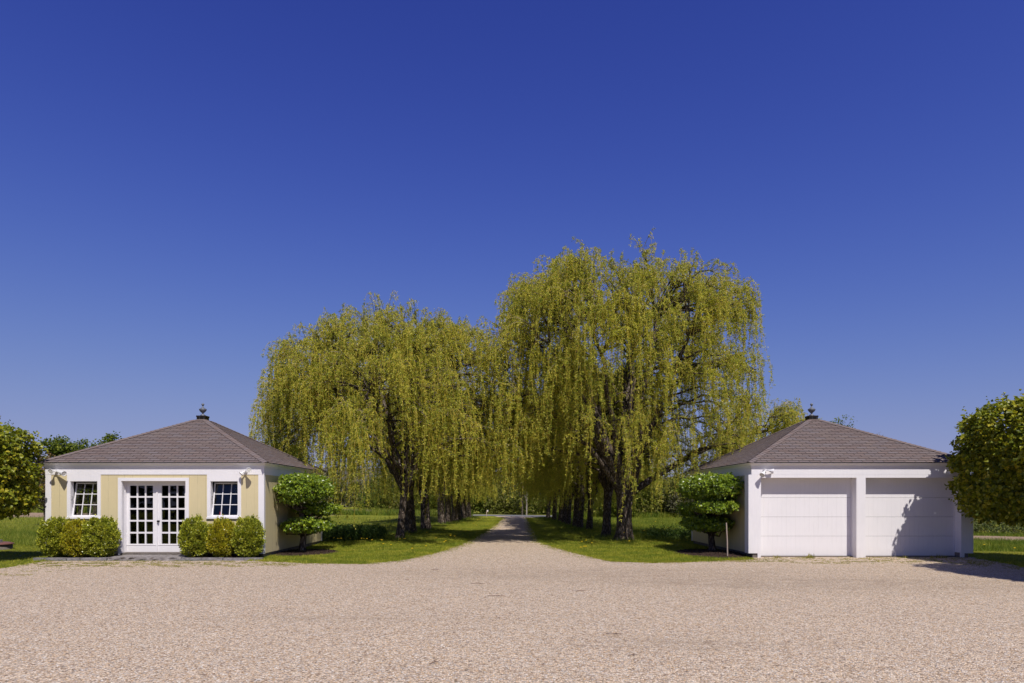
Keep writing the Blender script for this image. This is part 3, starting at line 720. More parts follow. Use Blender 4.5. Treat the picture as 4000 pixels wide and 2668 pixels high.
# ------------------------------------------------------------------ foliage
def blob_points(n, c, r, p=2.0, amp=.1, freq=2.5, depth=.25, seed=0, zlow=-1.0):
    """points in the outer shell of a superellipsoid with a lumpy surface"""
    d = unit(int(n * 1.3)); d = d[d[:, 2] > zlow][:n]
    k = (np.abs(d) ** p).sum(1) ** (-1 / p)
    lump = np.array([noise.noise(Vector(x * freq) + Vector((seed * 7.1, 0, 0))) + .5 * noise.noise(Vector(x * freq * 2.4) + Vector((0, seed * 3.3, 0))) for x in d])
    t = 1 - depth * rng.random(len(d)) ** 1.4
    return c + d * (k * (1 + amp * lump) * t)[:, None] * np.asarray(r), d
def clump_leaves(g, centers, outd, per, rad, size, width, mi=0, shape='oval', droop=0.0, flat=.6):
    n = len(centers); P = np.repeat(centers, per, 0) + rng.normal(size=(n * per, 3)) * rad * np.array([1, 1, flat])
    D = np.repeat(outd, per, 0) * .5 + unit(n * per) * .8; D[:, 2] += .1 - droop
    up = np.repeat(outd, per, 0) * .8 + np.array([.15, -.5, .9]) + unit(n * per) * .7
    g.leaves(P, D, size * rng.uniform(.7, 1.25, n * per), width, mi, up, shape)

# boxwoods
def boxwood(px, wpx, top, label, mkey='box_leaf', Yc=19.28, seed=1):
    rx = wpx / 2 / FPX * Yc * .93; zc = wz(top, Yc) / 2 + .02; rz = zc - .02; x = wx(px, Yc)
    r = empty('boxwood_shrub', (x, Yc, .05)); tag(r, label, 'shrub', 'clipped boxwoods in front of the yellow room')
    g = GM(); C, D = blob_points(300, np.array([0, 0, zc]), (rx * .90, .38, rz * .94), 2.5, .16, 3.2, .14, seed)
    C[:, 2] = np.maximum(C[:, 2], .05); nC = len(C); per = 34
    rad = np.repeat(rng.uniform(.030, .062, nC), per)[:, None]; U = unit(nC * per); U += np.repeat(D, per, 0) * .35
    P = np.repeat(C, per, 0) + U * rad; Dn = U + np.repeat(D, per, 0) * .5; Dn[:, 2] += .3
    g.leaves(P, Dn, rng.uniform(.030, .052, len(P)), .38, 0, np.repeat(D, per, 0) * .4 + unit(len(P)), 'oval')
    # upright new shoots along the shoulder and top
    ti = np.where(D[:, 2] > .15)[0][:90]; k7 = 16; Cs = C[ti]; L7 = np.repeat(rng.uniform(.05, .12, len(ti)), k7)
    S = np.repeat(Cs, k7, 0) + (np.tile(np.linspace(0, 1, k7), len(Cs)) * L7)[:, None] * (np.repeat(D[ti], k7, 0) * .5 + [0, 0, .9]) + rng.normal(size=(len(Cs) * k7, 3)) * .008
    g.leaves(S, unit(len(S)) + [0, 0, .6], rng.uniform(.028, .045, len(S)), .38, 0, None, 'oval')
    C2, D2 = blob_points(900, np.array([0, 0, zc]), (rx * .62, .25, rz * .80), 2.4, .1, 2, .6, seed); C2[:, 2] = np.maximum(C2[:, 2], .06)
    g.leaves(np.repeat(C2, 5, 0) + rng.normal(size=(len(C2) * 5, 3)) * .03, unit(len(C2) * 5), .04, .4, 0)
    g.build('foliage', M[mkey], r)
    g = GM(); T = []; Rr = []
    for k in range(9):
        a = random.uniform(0, 6.28); e = Vector((math.cos(a) * rx * .6, math.sin(a) * .25, rz * random.uniform(.9, 1.6))); T.append([(0.03 * math.cos(a), .03 * math.sin(a), -.02), (e.x * .4, e.y * .4, e.z * .5), tuple(e)]); Rr.append([.016, .011, .005])
    g.tubes(T, Rr, 6); g.build('stem', M['bark2'], r); return r
boxwood(220, 122, 2037, 'leftmost boxwood, at the left corner of the yellow room', 'box_leaf', seed=1)
boxwood(306, 106, 2046, 'yellower boxwood between two greener ones under the left window', 'box_leaf_yellow', seed=2)
boxwood(393, 134, 2036, 'boxwood just left of the french doors', 'box_leaf', seed=3)
boxwood(761, 118, 2036, 'boxwood just right of the french doors', 'box_leaf', seed=4)
boxwood(868, 98, 2042, 'yellowish boxwood under the right window', 'box_leaf_yellow', seed=5)
boxwood(970, 112, 2034, 'rightmost boxwood, against the white corner board', 'box_leaf', seed=6)

# clipped lindens at both sides
def linden(x, y, rx, ry, ztop, zbot, label, seed):
    r = empty('linden_tree', (x, y, 0)); tag(r, label, 'tree', 'clipped lindens beside the gravel court')
    zc = (ztop + zbot) / 2; rz = (ztop - zbot) / 2; g = GM()
    C, D = blob_points(2300, np.array([0, 0, zc]), (rx, ry, rz), 4.6, .09, 2.6, .26, seed)
    clump_leaves(g, C, D, 15, .075, .098, .46, 0, 'round', .40, .9)
    C, D = blob_points(700, np.array([0, 0, zc]), (rx * .72, ry * .72, rz * .8), 2.6, .1, 2, .7, seed); clump_leaves(g, C, D, 8, .12, .09, .46, 0, 'round', .3, .9)
    # shoots standing proud of the clipped outline
    S, Ds = blob_points(220, np.array([0, 0, zc]), (rx * 1.0, ry * 1.0, rz * 1.0), 4.6, .09, 2.6, .02, seed); up = Ds * .6 + [0, 0, .7]
    tt = np.tile(np.linspace(0, .24, 6), len(S))[:, None]; P = np.repeat(S, 6, 0) + tt * np.repeat(up, 6, 0)
    g.leaves(P, unit(len(P)) * .8 + np.repeat(Ds, 6, 0) * .3 - [0, 0, .1], .062, .45, 0, None, 'round'); g.build('crown', M['linden_leaf'], r)
    g = GM(); g.tubes([[(0, 0, -.1), (.01, 0, .5), (0, .02, 1.2), (0, 0, zc), (0, 0, ztop * .85)]], [[.15, .12, .11, .09, .03]], 10)
    T = []; Rr = []
    for k in range(46):
        z = random.uniform(zbot * .95, ztop * .85); a = random.uniform(0, 6.28); rr = random.uniform(.7, .93)
        e = (math.cos(a) * rx * rr, math.sin(a) * ry * rr, min(ztop - .15, z + random.uniform(.1, .6))); T.append([(0, 0, z), (e[0] * .5, e[1] * .5, (z + e[2]) / 2 + .05), e]); Rr.append([.035, .02, .006])
    g.tubes(T, Rr, 6); g.build('trunk', M['bark2'], r); return r
linden(14.4, 17.75, 1.95, 1.75, 4.2, 1.12, 'clipped linden tree cut by the right edge beside the garage', 3)
linden(13.4, 13.6, 2.0, 1.9, 4.3, 1.12, 'clipped linden beyond the right edge, shading the gravel', 5)
linden(-15.1, 18.3, 1.88, 1.6, 3.72, 1.18, 'clipped linden tree cut by the left edge beside the yellow room', 4)

# tiered crab apples beside the walls
def tiered(x, y, tiers, sgn, label, seed):
    r = empty('tiered_tree', (x, y, 0)); tag(r, label, 'tree', 'tiered trees trained beside the walls')
    g = GM()
    for (dx, dy, z, rx, ry, rz, n) in tiers:
        C, D = blob_points(n, np.array([dx, dy, z]), (rx, ry, rz), 2.8, .16, 2.6, .4, seed)
        clump_leaves(g, C, D, 14, .05, .08, .40, 0, 'oval', .12, .5)
    g.build('crown', M['crab_leaf'], r)
    g = GM(); g.tubes([[(-.02, 0, -.08), (0, 0, .12), (.03 * sgn, .02, .45), (0, 0, .9), (-.02, -.03, 1.35), (.02, 0, 1.95)]], [[.17, .115, .10, .095, .08, .04]], 12)
    T = []; Rr = []
    for (dx, dy, z, rx, ry, rz, n) in tiers:
        for k in range(14):
            e = np.array([dx + random.uniform(-.8, .8) * rx, dy + random.uniform(-.9, .9) * ry, z + random.uniform(-.5, .5) * rz]); b = np.array([0, 0, max(.5, z - .35)])
            m1 = b + (e - b) * .35 + rng.normal(size=3) * .07; m2 = b + (e - b) * .7 + rng.normal(size=3) * .08; m2[2] -= .05; T.append([b, m1, m2, e]); Rr.append([.034, .026, .018, .007])
    g.tubes(T, Rr, 6); g.build('trunk', M['bark'], r); return r
tiered(-6.42, 21.75, [(.14, -.05, 2.04, .62, 1.7, .40, 760), (.24, .85, 1.38, .60, 1.15, .17, 300), (.06, -1.25, 1.68, .26, .35, .10, 30), (.16, .15, .86, .60, 1.4, .19, 360), (.3, -.9, 1.0, .25, .4, .08, 30)], 1, 'tiered tree with a domed leafy top beside the yellow room wall', 2)
tiered(6.72, 22.0, [(-.14, -.05, 2.06, .64, 1.9, .38, 780), (-.2, -.75, 1.46, .60, 1.2, .15, 300), (-.2, 1.0, 1.35, .56, .9, .2, 190), (-.14, .2, .90, .58, 1.5, .19, 380)], -1, 'tiered tree with a flat leafy top beside the garage wall', 7)
g = GM(); sx_, sy_ = wx(2842, 20.0), 20.0; g.tubes([[(0, 0, -.1), (-.01, 0, .45), (-.03, .02, 1.0)]], [[.022, .022, .02]], 6)
o = g.build('wooden_stake', M['stake'], loc=(sx_, sy_, 0)); tag(o, 'thin grey wooden stake under the tiered tree by the garage', 'stake')

# ------------------------------------------------------------------ willows
def bez(a, b, c, d, K):
    t = np.linspace(0, 1, K)[:, None]; return (1 - t) ** 3 * a + 3 * (1 - t) ** 2 * t * b + 3 * (1 - t) * t ** 2 * c + t ** 3 * d
def willow_mesh(side, tr, fork, box, dcx, dcy, rx, ry, ztop, seed, dens=1.0, nlimb=7, clear=None, extra=()):
    """local coordinates, trunk foot at the origin; returns (trunk mesh object, crown mesh object). side -1 left row, 1 right row"""
    global rng
    rng = np.random.default_rng(seed); rs = random.Random(seed)
    z0 = ztop * .40
    wood = GM(); crown = GM()
    # trunk with root flare and a lumpy outline
    K, S = 12, 18; V = []; F = []
    lean = np.array([rs.uniform(-.12, .12), rs.uniform(-.1, .1), 0])
    for k in range(K):
        t = k / (K - 1); z = -.15 + (fork + .35) * t; c = lean * t * fork
        base = tr * (1.0 + .35 * math.exp(-max(0, z) * 4.5) - .12 * t + .28 * max(0, t - .75) * 2)
        for j in range(S):
            a = 2 * math.pi * j / S; n_ = noise.noise(Vector((math.cos(a) * 1.6, math.sin(a) * 1.6, z * 1.1 + seed))) * .22 + noise.noise(Vector((math.cos(a) * 4, math.sin(a) * 4, z * 3 + seed))) * .08
            rr = base * (1 + n_); V.append((c[0] + rr * math.cos(a), c[1] + rr * math.sin(a), z))
    for k in range(K - 1):
        for j in range(S): a = k * S + j; b = k * S + (j + 1) % S; F.append((a, b, b + S, a + S))
    wood.add(V, F, 0, True)
    top = lean * fork + np.array([0, 0, fork])
    ctr = np.array([dcx, dcy, z0]); RAD = np.array([rx, ry, ztop - z0]); p = 2.5
    def shell(d, s=1.0):
        k = (np.abs(d) ** p).sum() ** (-1 / p); q = d * k * RAD * s
        if d[2] < 0: q[2] = d[2] * 1.2
        return ctr + q
    limbs = []
    for i in range(nlimb):
        a = 2 * math.pi * (i + rs.uniform(-.3, .3)) / nlimb; el = rs.uniform(.35, 1.25) if i else 1.45
        d = np.array([math.cos(a) * math.cos(el), math.sin(a) * math.cos(el), math.sin(el)]); e = shell(d, rs.uniform(.62, .8))
        s_ = top + np.array([math.cos(a), math.sin(a), 0]) * tr * .35; s_[2] -= .15
        m1 = s_ + np.array([math.cos(a) * .35, math.sin(a) * .35, 1.3]); m2 = s_ * .35 + e * .65 + np.array([0, 0, .7])
        P = bez(s_, m1, m2, e, 14); P[2:-1] += rng.normal(size=(11, 3)) * .07; limbs.append(P)
    for e in extra:
        e = np.array(e, float); s_ = top.copy(); P = bez(s_, s_ + (e - s_) * .3 + [0, 0, .6], s_ + (e - s_) * .65 + [0, 0, .9], e, 14); limbs.append(P)
    LP = np.array(limbs); LR = np.linspace(tr * .48, .055, 14)[None] * np.ones((len(limbs), 1)); LR[0] *= 1.15
    wood.tubes(LP, LR, 9)
    # second order branches out to the shell
    nb = int(215 * dens); B = []; BR = []
    for i in range(nb):
        if i < len(extra) * 16: q = LP[nlimb + i % len(extra)][-1 - (i // len(extra)) % 4] + rng.normal(size=3) * [.8, .9, .6]
        else:
            u_ = rs.random(); a = rs.uniform(0, 2 * math.pi); ca, sa = math.cos(a), math.sin(a)
            k4 = (abs(ca) ** p + abs(sa) ** p) ** (-1 / p)
            lump = 1 + .10 * noise.noise(Vector((ca * 1.7, sa * 1.7, seed)))
            if u_ < .43: r_ = math.sqrt(rs.random()) * .97; dz = rs.uniform(-.9, .0)       # roof of the crown
            elif u_ < .86: r_ = rs.uniform(.88, 1.0); dz = 0                                # flanks
            else: r_ = rs.uniform(.3, .8); dz = -rs.uniform(1.5, 4.5)                       # inside
            zr = z0 + (ztop - z0) * (1 - r_ ** box) ** (1 / box)
            zz = zr + dz + .7 * noise.noise(Vector((ca * r_ * 2.2, sa * r_ * 2.2, seed + 5)))
            if .43 <= u_ < .86:
                zz = rs.uniform(3.0, z0 + (ztop - z0) * .85); t_ = max(0, (zz - z0) / (ztop - z0)); r_ *= (1 - t_ ** box) ** (1 / box)
            q = np.array([dcx + rx * k4 * r_ * ca * lump, dcy + ry * k4 * r_ * sa * lump, max(2.6, zz)])
        best = None
        for P in limbs:
            for k in range(3, 14):
                dist = np.linalg.norm(P[k] - q) + (.8 if P[k][2] > q[2] + .3 else 0) + abs(k - 9) * .05
                if best is None or dist < best[0]: best = (dist, P[k], k)
        s_, k = best[1], best[2]; L = np.linalg.norm(q - s_) + .01
        m1 = s_ + (q - s_) * .35 + [0, 0, .16 * L]; m2 = s_ + (q - s_) * .75 + [0, 0, .20 * L]
        P = bez(s_, m1, m2, q, 9); P[1:-1] += rng.normal(size=(7, 3)) * .05; B.append(P); r0 = min(.075, .022 + .012 * L); BR.append(np.linspace(r0, .014, 9))
    B = np.array(B); wood.tubes(B, BR, 5)
    # twigs
    tw = []; td = []
    for P in B:
        nt = int(rs.uniform(7, 12)) if dens > .9 else 8
        for j in range(nt):
            t = rs.uniform(.3, 1.0) ** .8 * 7.99; k = int(t); f_ = t - k; s_ = P[k] * (1 - f_) + P[k + 1] * f_; ax = P[k + 1] - P[k]; ax /= np.linalg.norm(ax) + 1e-9
            out = s_ - ctr; out[2] *= .4; out /= np.linalg.norm(out) + 1e-9
            d = ax * .6 + out * .5 + rng.normal(size=3) * .6 + [0, 0, .45]; d /= np.linalg.norm(d); L = rs.uniform(.35, 1.0)
            pts = [s_]; cur = s_.copy(); dd = d.copy()
            for _ in range(5):
                cur = cur + dd * L / 5; pts.append(cur.copy()); dd = dd + [0, 0, -.16]; dd /= np.linalg.norm(dd)
            tw.append(pts); td.append(dd)
    TW = np.array(tw); crown.tubes(TW, np.linspace(.012, .005, 6)[None] * np.ones((len(TW), 1)), 3, 2)
    # hanging strands
    N = len(TW); per = 2
    src = np.repeat(np.arange(N), per); idx = rng.integers(2, 6, len(src)); S0 = TW[src, idx]; d0 = TW[src, idx] - TW[src, idx - 1]
    S0 = np.concatenate([S0, TW[:, 5]]); d0 = np.concatenate([d0, TW[:, 5] - TW[:, 4]]); n = len(S0)
    d0 = d0 / (np.linalg.norm(d0, axis=1, keepdims=True) + 1e-9) + rng.normal(size=(n, 3)) * .25
    hrel = np.clip((S0[:, 2] - z0) / (ztop - z0), 0, 1)
    L = np.exp(rng.normal(0, .55, n)) * (1.15 - .78 * hrel ** .6); L *= np.where(rng.random(n) < .13 * (1 - .6 * hrel), 2.4, 1.0)
    L *= 1 + .5 * np.array([noise.noise(Vector((q[0] * .8, q[1] * .8, seed))) for q in S0])
    rad = np.hypot((S0[:, 0] - dcx) / rx, (S0[:, 1] - dcy) / ry)
    L *= .7 + .5 * (rad > .75)
    wxp = S0[:, 0]
    zmin = np.where(rng.random(n) < .24, rng.uniform(2.0, 4.2, n), .35 + 1.5 * rng.random(n))
    if clear: zmin = np.maximum(zmin, np.array([clear(a, b_) for a, b_ in S0[:, :2]]) + .5 * rng.random(n))
    L = np.minimum(L, np.maximum(.25, S0[:, 2] - zmin))
    K = 12; ST = np.zeros((n, K, 3)); ST[:, 0] = S0; dd = d0; sway = rng.normal(size=(n, 3)) * .06; sway[:, 2] = 0
    for k in range(1, K):
        dd = dd / (np.linalg.norm(dd, axis=1, keepdims=True) + 1e-9); ST[:, k] = ST[:, k - 1] + dd * (L / (K - 1))[:, None]
        pull = np.clip(.30 + .25 * (L / (K - 1)) / .12, .3, .75)[:, None]
        dd = dd * (1 - pull) + np.array([0, 0, -1]) * pull + sway + rng.normal(size=(n, 3)) * .05
    crown.tubes(ST, np.linspace(.0058, .0035, K)[None] * np.ones((n, 1)), 3, 1)
    # leaves in tufts along strands and twigs
    def along(Pth, Ls, spacing, count_extra=1.0):
        cnt = np.maximum(2, (Ls / spacing * count_extra).astype(int)); who = np.repeat(np.arange(len(Pth)), cnt)
        t = rng.random(len(who)) * (Pth.shape[1] - 1.001); k = t.astype(int); f_ = (t - k)[:, None]
        return Pth[who, k] * (1 - f_) + Pth[who, k + 1] * f_, Pth[who, k + 1] - Pth[who, k]
    def tufts(Pl, Dl, per, spread, lo, hi, bias):
        Dl = np.repeat(Dl / (np.linalg.norm(Dl, axis=1, keepdims=True) + 1e-9), per, 0); Pl = np.repeat(Pl, per, 0) + rng.normal(size=(len(Pl) * per, 3)) * spread
        crown.leaves(Pl, Dl * bias + unit(len(Pl)), rng.uniform(lo, hi, len(Pl)), .17, 0, None, 'oval', .1)
    tufts(*along(ST, L, .10), 5, .022, .045, .10, .5)
    tufts(*along(TW, np.full(len(TW), .8), .09), 4, .024, .045, .10, .35)
    # leafy spurs on the outer branches
    tufts(*along(B, np.full(len(B), 3.0), .2), 4, .06, .045, .10, .2)
    return wood, crown
def willow(name_mesh, x, y, label, rz=0, sc=1.0, src=None):
    r = empty('willow_tree', (x, y, 0), rz); r.scale = (sc, sc, sc); tag(r, label, 'tree', 'weeping willows lining the drive')
    if src is None:
        wood, crown = name_mesh
        wood.build('trunk', M['bark'], r); crown.build('crown', [M['willow_leaf'], M['willow_twig'], M['willow_branch']], r)
    else:
        for ch in src.children:
            c = ch.copy(); COL.objects.link(c); c.parent = r
    return r
ORD = ['nearest', 'second', 'third', 'fourth', 'fifth', 'sixth', 'seventh', 'eighth', 'ninth', 'tenth', 'last']
LT = [(-4.4, 28.7), (-4.6, 33.9), (-4.25, 37.5), (-4.2, 46.5), (-3.9, 48.6), (-3.6, 51), (-3.55, 53.5), (-3.35, 58), (-3.15, 61)]
RT = [(4.96, 28.3), (4.57, 30.6), (4.6, 36.8), (4.3, 38.6), (4.3, 41), (4.1, 43.6), (4.2, 47.4), (4.15, 50), (4.0, 54.3), (3.8, 58.8)]
def clr_left(cx0):      # strands over the drive end higher
    return lambda x, y: 1.75 + 1.3 * noise.noise(Vector((x * .9, y * .9, 4))) if x + cx0 > -2.4 else (.2 if x + cx0 < -3 else 1.3)
def clr_right(cx0):
    return lambda x, y: 2.2 + 1.3 * noise.noise(Vector((x * .9, y * .9, 7))) if x + cx0 < 2.6 else (2.4 if x + cx0 > 7.2 else .7)
def lab(i, side, special=None):
    s_ = 'left' if side < 0 else 'right'
    return special or (f'{ORD[i]} weeping willow from the front in the row {s_} of the drive' if i else f'nearest weeping willow in the row {s_} of the drive')
L1 = willow(willow_mesh(-1, .165, 2.0, 2.0, -.15, 0, 5.55, 5.0, 9.6, 104, 1.2, 11, clr_left(-4.4)), *LT[0], lab(0, -1))
L2 = willow(willow_mesh(-1, .26, 2.0, 2.4, -1.0, 0, 3.7, 3.9, 10.0, 102, .5, 7, clr_left(-4.6)), *LT[1], lab(1, -1))
R1 = willow(willow_mesh(1, .33, 1.75, 3.0, -.1, 0, 5.25, 5.0, 11.45, 209, 1.5, 13, clr_right(4.96), [(7.2, 1.8, 4.75), (-3.7, -1.6, 5.4), (-3.1, -2.6, 7.2)]), *RT[0], lab(0, 1, 'widest trunked, tallest willow, nearest in the row right of the drive'))
R2 = willow(willow_mesh(1, .19, 2.0, 2.4, .9, .5, 3.6, 3.9, 10.4, 202, .5, 7, clr_right(4.57)), *RT[1], lab(1, 1))
rs_ = random.Random(8)
for i in range(2, len(LT)):
    willow(None, *LT[i], lab(i, -1), rs_.uniform(-.35, .35), rs_.uniform(.84, .98), L2)
for i in range(2, len(RT)):
    willow(None, *RT[i], lab(i, 1), rs_.uniform(-.35, .35), rs_.uniform(.80, .95), R2)
rng = np.random.default_rng(77)

# ------------------------------------------------------------------ background trees, thicket, hedge
def crown_tree(name, x, y, h, rx, label, group, leafm='maple_leaf', n=500, ls=.22, trunk_h=None, sparse=1.0, seed=0, barkm='bark2', flat=1.0):
    r = empty(name, (x, y, 0)); tag(r, label, 'tree', group); g = GM()
    th = trunk_h or h * .35; nb = 9
    for b in range(nb):
        d = unit(1)[0]; c = np.array([d[0] * rx * .6, d[1] * rx * .6, th + (h - th) * (.5 + .42 * d[2])]); rr = rx * random.uniform(.4, .6)
        if b == 0: c = np.array([0, 0, h - rr * .7])
        C, D = blob_points(int(n / nb), c, (rr, rr, rr * .75 * flat), 2, .35, 2, .6, seed + b)
        C[:, 2] = np.minimum(C[:, 2], h); clump_leaves(g, C, D, int(9 * sparse), ls * .8, ls, .42, 0, 'oval', .1, .8)
    g.build('crown', M[leafm], r)
    g = GM(); T = [[(0, 0, -.2), (.05, 0, th * .5), (0, 0, th), (.1, 0, h * .7), (.1, .1, h * .92)]]; g.tubes(T, [[.2, .15, .13, .07, .02]], 8)
    T = []; Rr = []
    for k in range(22):
        z = random.uniform(th * .7, h * .8); a = random.uniform(0, 6.28); e = (math.cos(a) * rx * .8, math.sin(a) * rx * .8, min(h, z + random.uniform(.3, 1.6))); T.append([(0, 0, z), (e[0] * .5, e[1] * .5, (z + e[2]) / 2), e]); Rr.append([.06, .035, .01])
    g.tubes(T, Rr, 5); g.build('trunk', M[barkm], r); return r
def at(px, top, Y): return wx(px, Y), Y, wz(top, Y)
G = 'trees beyond the buildings'
def bt(px, top, Y, rx, label, **kw):
    x, y, h = at(px, top, Y); return crown_tree('background_tree', x, y, h, rx, label, G, **kw)
bt(222, 1716, 48, 1.6, 'dark green tree top just left behind the yellow room roof', n=420, ls=.17, seed=1, trunk_h=2)
bt(312, 1722, 50, 1.3, 'second green tree top behind the left slope of the yellow room roof', n=340, ls=.17, seed=2, trunk_h=2)
bt(368, 1738, 50, .9, 'small low tree top behind the left roof slope, between taller ones', n=200, ls=.16, seed=12, trunk_h=2)
bt(432, 1698, 48, .9, 'upright green tree top standing highest behind the left roof slope', n=280, ls=.16, seed=3, trunk_h=2)
bt(178, 1775, 44, 1.5, 'rusty orange young tree behind the left corner of the yellow room', leafm='rust_leaf', n=330, ls=.13, sparse=.7, seed=4, trunk_h=1)
bt(1082, 1738, 52, .9, 'small green tree top over the right roof slope of the yellow room', n=260, ls=.15, seed=5, trunk_h=2)
bt(1150, 1742, 52, 1.0, 'green tree top between the yellow room roof and the willows', n=300, ls=.15, seed=6, trunk_h=2)
bt(3298, 1626, 62, 1.9, 'light green tree top just right of the garage finial', n=380, ls=.14, sparse=.55, seed=7, trunk_h=4)
bt(3428, 1692, 66, 1.5, 'sparse reddish tree top behind the right slope of the garage roof', leafm='rust_leaf', n=150, ls=.10, sparse=.35, seed=8, trunk_h=4)
bt(3078, 1650, 60, 1.8, 'dark green tree top left behind the garage finial', n=360, ls=.17, seed=9, trunk_h=3)
def thicket(name, mats, specs, ls, label=None):
    g = GM()
    for (x, y, h, w, n) in specs:
        C, D = blob_points(n, np.array([x, y, h * .5]), (w, w * .7, h * .5), 2.2, .3, 1.8, .5, x)
        C[:, 2] = np.maximum(C[:, 2], .1); clump_leaves(g, C, D, 9, ls * .8, ls, .42, random.randrange(len(mats)) if len(mats) > 1 else 0, 'oval', .1, .8)
    o = g.build(name, mats); return tag(o, label, None, None, 'stuff')
sp = []
for i in range(64):
    x = -16 + 40 * i / 63 + random.uniform(-.6, .6); ybase = 76 - .45 * min(x, 8) if x < 9 else 64
    sp.append((x, ybase + random.uniform(0, 3) + (3 if i % 2 else 0), random.uniform(1.6, 2.6) if i % 3 == 0 else random.uniform(3, 6.8), random.uniform(1.1, 2.2), 150 if i % 3 == 0 else 210))
thicket('roadside_thicket', [M['thicket_leaf'], M['maple_leaf'], M['thicket_leaf']], sp, .17)
sp = []
for i in range(60):
    x = 9.5 + 28 * i / 59; sp.append((x, 62 + random.uniform(-1, 5), random.uniform(2.2, 5.2), random.uniform(1.2, 2.0), 170))
thicket('shrubby_wood', [M['thicket_leaf'], M['maple_leaf'], M['thicket_grey']], sp, .17)
sp = []
for i in range(150):
    x = -190 + 190 * i / 149 + random.uniform(-2, 2); sp.append((x, 150 + random.uniform(-8, 14), random.uniform(4.5, 9.5), random.uniform(3, 5.5), 110))
for i in range(70):
    x = 0 + 200 * i / 69 + random.uniform(-2, 2); sp.append((x, 130 + random.uniform(-8, 14), random.uniform(5, 9), random.uniform(3, 5.5), 90))
thicket('far_woodland', [M['thicket_grey'], M['thicket_leaf'], M['maple_leaf'], M['thicket_grey']], sp, .42)
def bare(px, Y, h, m, label, w=.1):
    x = wx(px, Y); g = GM(); r = empty('slender_tree', (x, Y, 0)); tag(r, label, 'tree')
    g.tubes([[(0, 0, -.1), (.03, 0, h * .4), (-.05, 0, h * .7), (.1, 0, h)], [(0, 0, h * .25), (-.3, 0, h * .45), (-.5, 0, h * .7), (-.9, 0, h)]], [[w, w * .8, w * .5, .02], [w * .6, w * .5, w * .3, .02]], 7); g.build('trunk', m, r)
    g = GM(); C, D = blob_points(160, np.array([0, 0, h * .8]), (1.2, 1.2, h * .3), 2, .3, 2, .7, px); clump_leaves(g, C, D, 6, .15, .15, .4); g.build('crown', M['thicket_leaf'], r)
bare(2057, 72.0, 5.5, M['birch'], 'pale barked slender tree beyond the road at the end of the drive', .07)
bare(2040, 72.5, 5.0, M['bark2'], 'leaning brown trunk beside the pale one beyond the road', .09)
# hedge on the right
h_ = empty('hedge', (19, 35, 0)); tag(h_, 'leafy flowering hedge beyond the bare soil, right of the garage', 'hedge')
g = GM()
for i in range(34):
    t = i / 33; x, y = -5 + 20 * t, 2.2 - 9.5 * t; hh = random.uniform(.85, 1.35)
    C, D = blob_points(150, np.array([x, y, hh * .5]), (.75, .7, hh * .5), 2.3, .3, 2.4, .5, i); C[:, 2] = np.maximum(C[:, 2], .04); clump_leaves(g, C, D, 11, .075, .06, .4, 0, 'oval', .1, .8)
g.build('foliage', M['hedge_leaf'], h_)
g = GM(); T = []
for i in range(60):
    t = i / 59; x, y = -5 + 20 * t, 2.2 - 9.5 * t; T.append([(x, y, -.05), (x + random.uniform(-.1, .1), y, .4), (x + random.uniform(-.3, .3), y + random.uniform(-.2, .2), .8)])
g.tubes(T, [[.02, .015, .006]] * 60, 4); g.build('stems', M['bark2'], h_)
# evergreens behind the viewer: what the door panes mirror
for k, (x, y, h) in enumerate([(-34, -14, 13), (-27, -17, 15), (-21.5, -13, 12), (-40, -10, 12), (-30.5, -22, 17)]):
    r = empty('spruce_tree', (x, y, 0)); tag(r, 'tall dark spruce behind the viewer, mirrored in the door panes', 'tree', 'spruces mirrored in the glass')
    g = GM(); C = []; n = 620; zz = rng.random(n) ** 1.2; a = rng.random(n) * 6.28; rr = (1 - zz) * h * .26 * (.75 + .25 * rng.random(n))
    P = np.stack([rr * np.cos(a), rr * np.sin(a), .6 + zz * (h - .8)], 1); D = np.stack([np.cos(a), np.sin(a), -.35 * np.ones(n)], 1); g.leaves(P, D, rng.uniform(.5, 1.1, n), .3, 0, np.array([[0, 0, 1.0]]) * np.ones((n, 1))); g.build('crown', M['conifer'], r)
    g = GM(); g.tubes([[(0, 0, -.2), (0, 0, h * .5), (0, 0, h)]], [[.25, .18, .02]], 8); g.build('trunk', M['bark2'], r)

# ------------------------------------------------------------------ grass
def scatter(poly, n, y_pow=1.5):
    xs, ys = [p[0] for p in poly], [p[1] for p in poly]; y0, y1 = min(ys), max(ys); out = []
    tot = 0
    while tot < n:
        x = rng.uniform(min(xs), max(xs), n * 2); y = rng.uniform(y0, y1, n * 2); keep = (rng.random(n * 2) < (y0 / y) ** y_pow) & in_poly(x, y, poly); q = np.stack([x[keep], y[keep]], 1); out.append(q); tot += len(q)
        if not len(q): break
    return np.concatenate(out)[:n]
def blades(g, XY, h, w, mi=0, clump=0.0, lean=.35):
    n = len(XY); P = np.zeros((n, 3)); P[:, :2] = XY; D = rng.normal(size=(n, 3)) * lean; D[:, 2] = 1
    up = rng.normal(size=(n, 3)); up[:, 2] = 0; size = h * rng.uniform(.55, 1.15, n) if np.isscalar(h) else h
    g.leaves(P, D, size, w / np.maximum(size, .01) * 1.0 if False else w, mi, up, 'blade')
def patch_noise(XY, f, th, s=0): return np.array([.6 * noise.noise(Vector((x * f, y * f * 1.3, s))) + .7 * noise.noise(Vector((x * f * 4, y * f * 4, s))) for x, y in XY]) > th + .16 * rng.random(len(XY))
def off_gravel(XY): return XY[~in_poly(XY[:, 0], XY[:, 1], GR)]
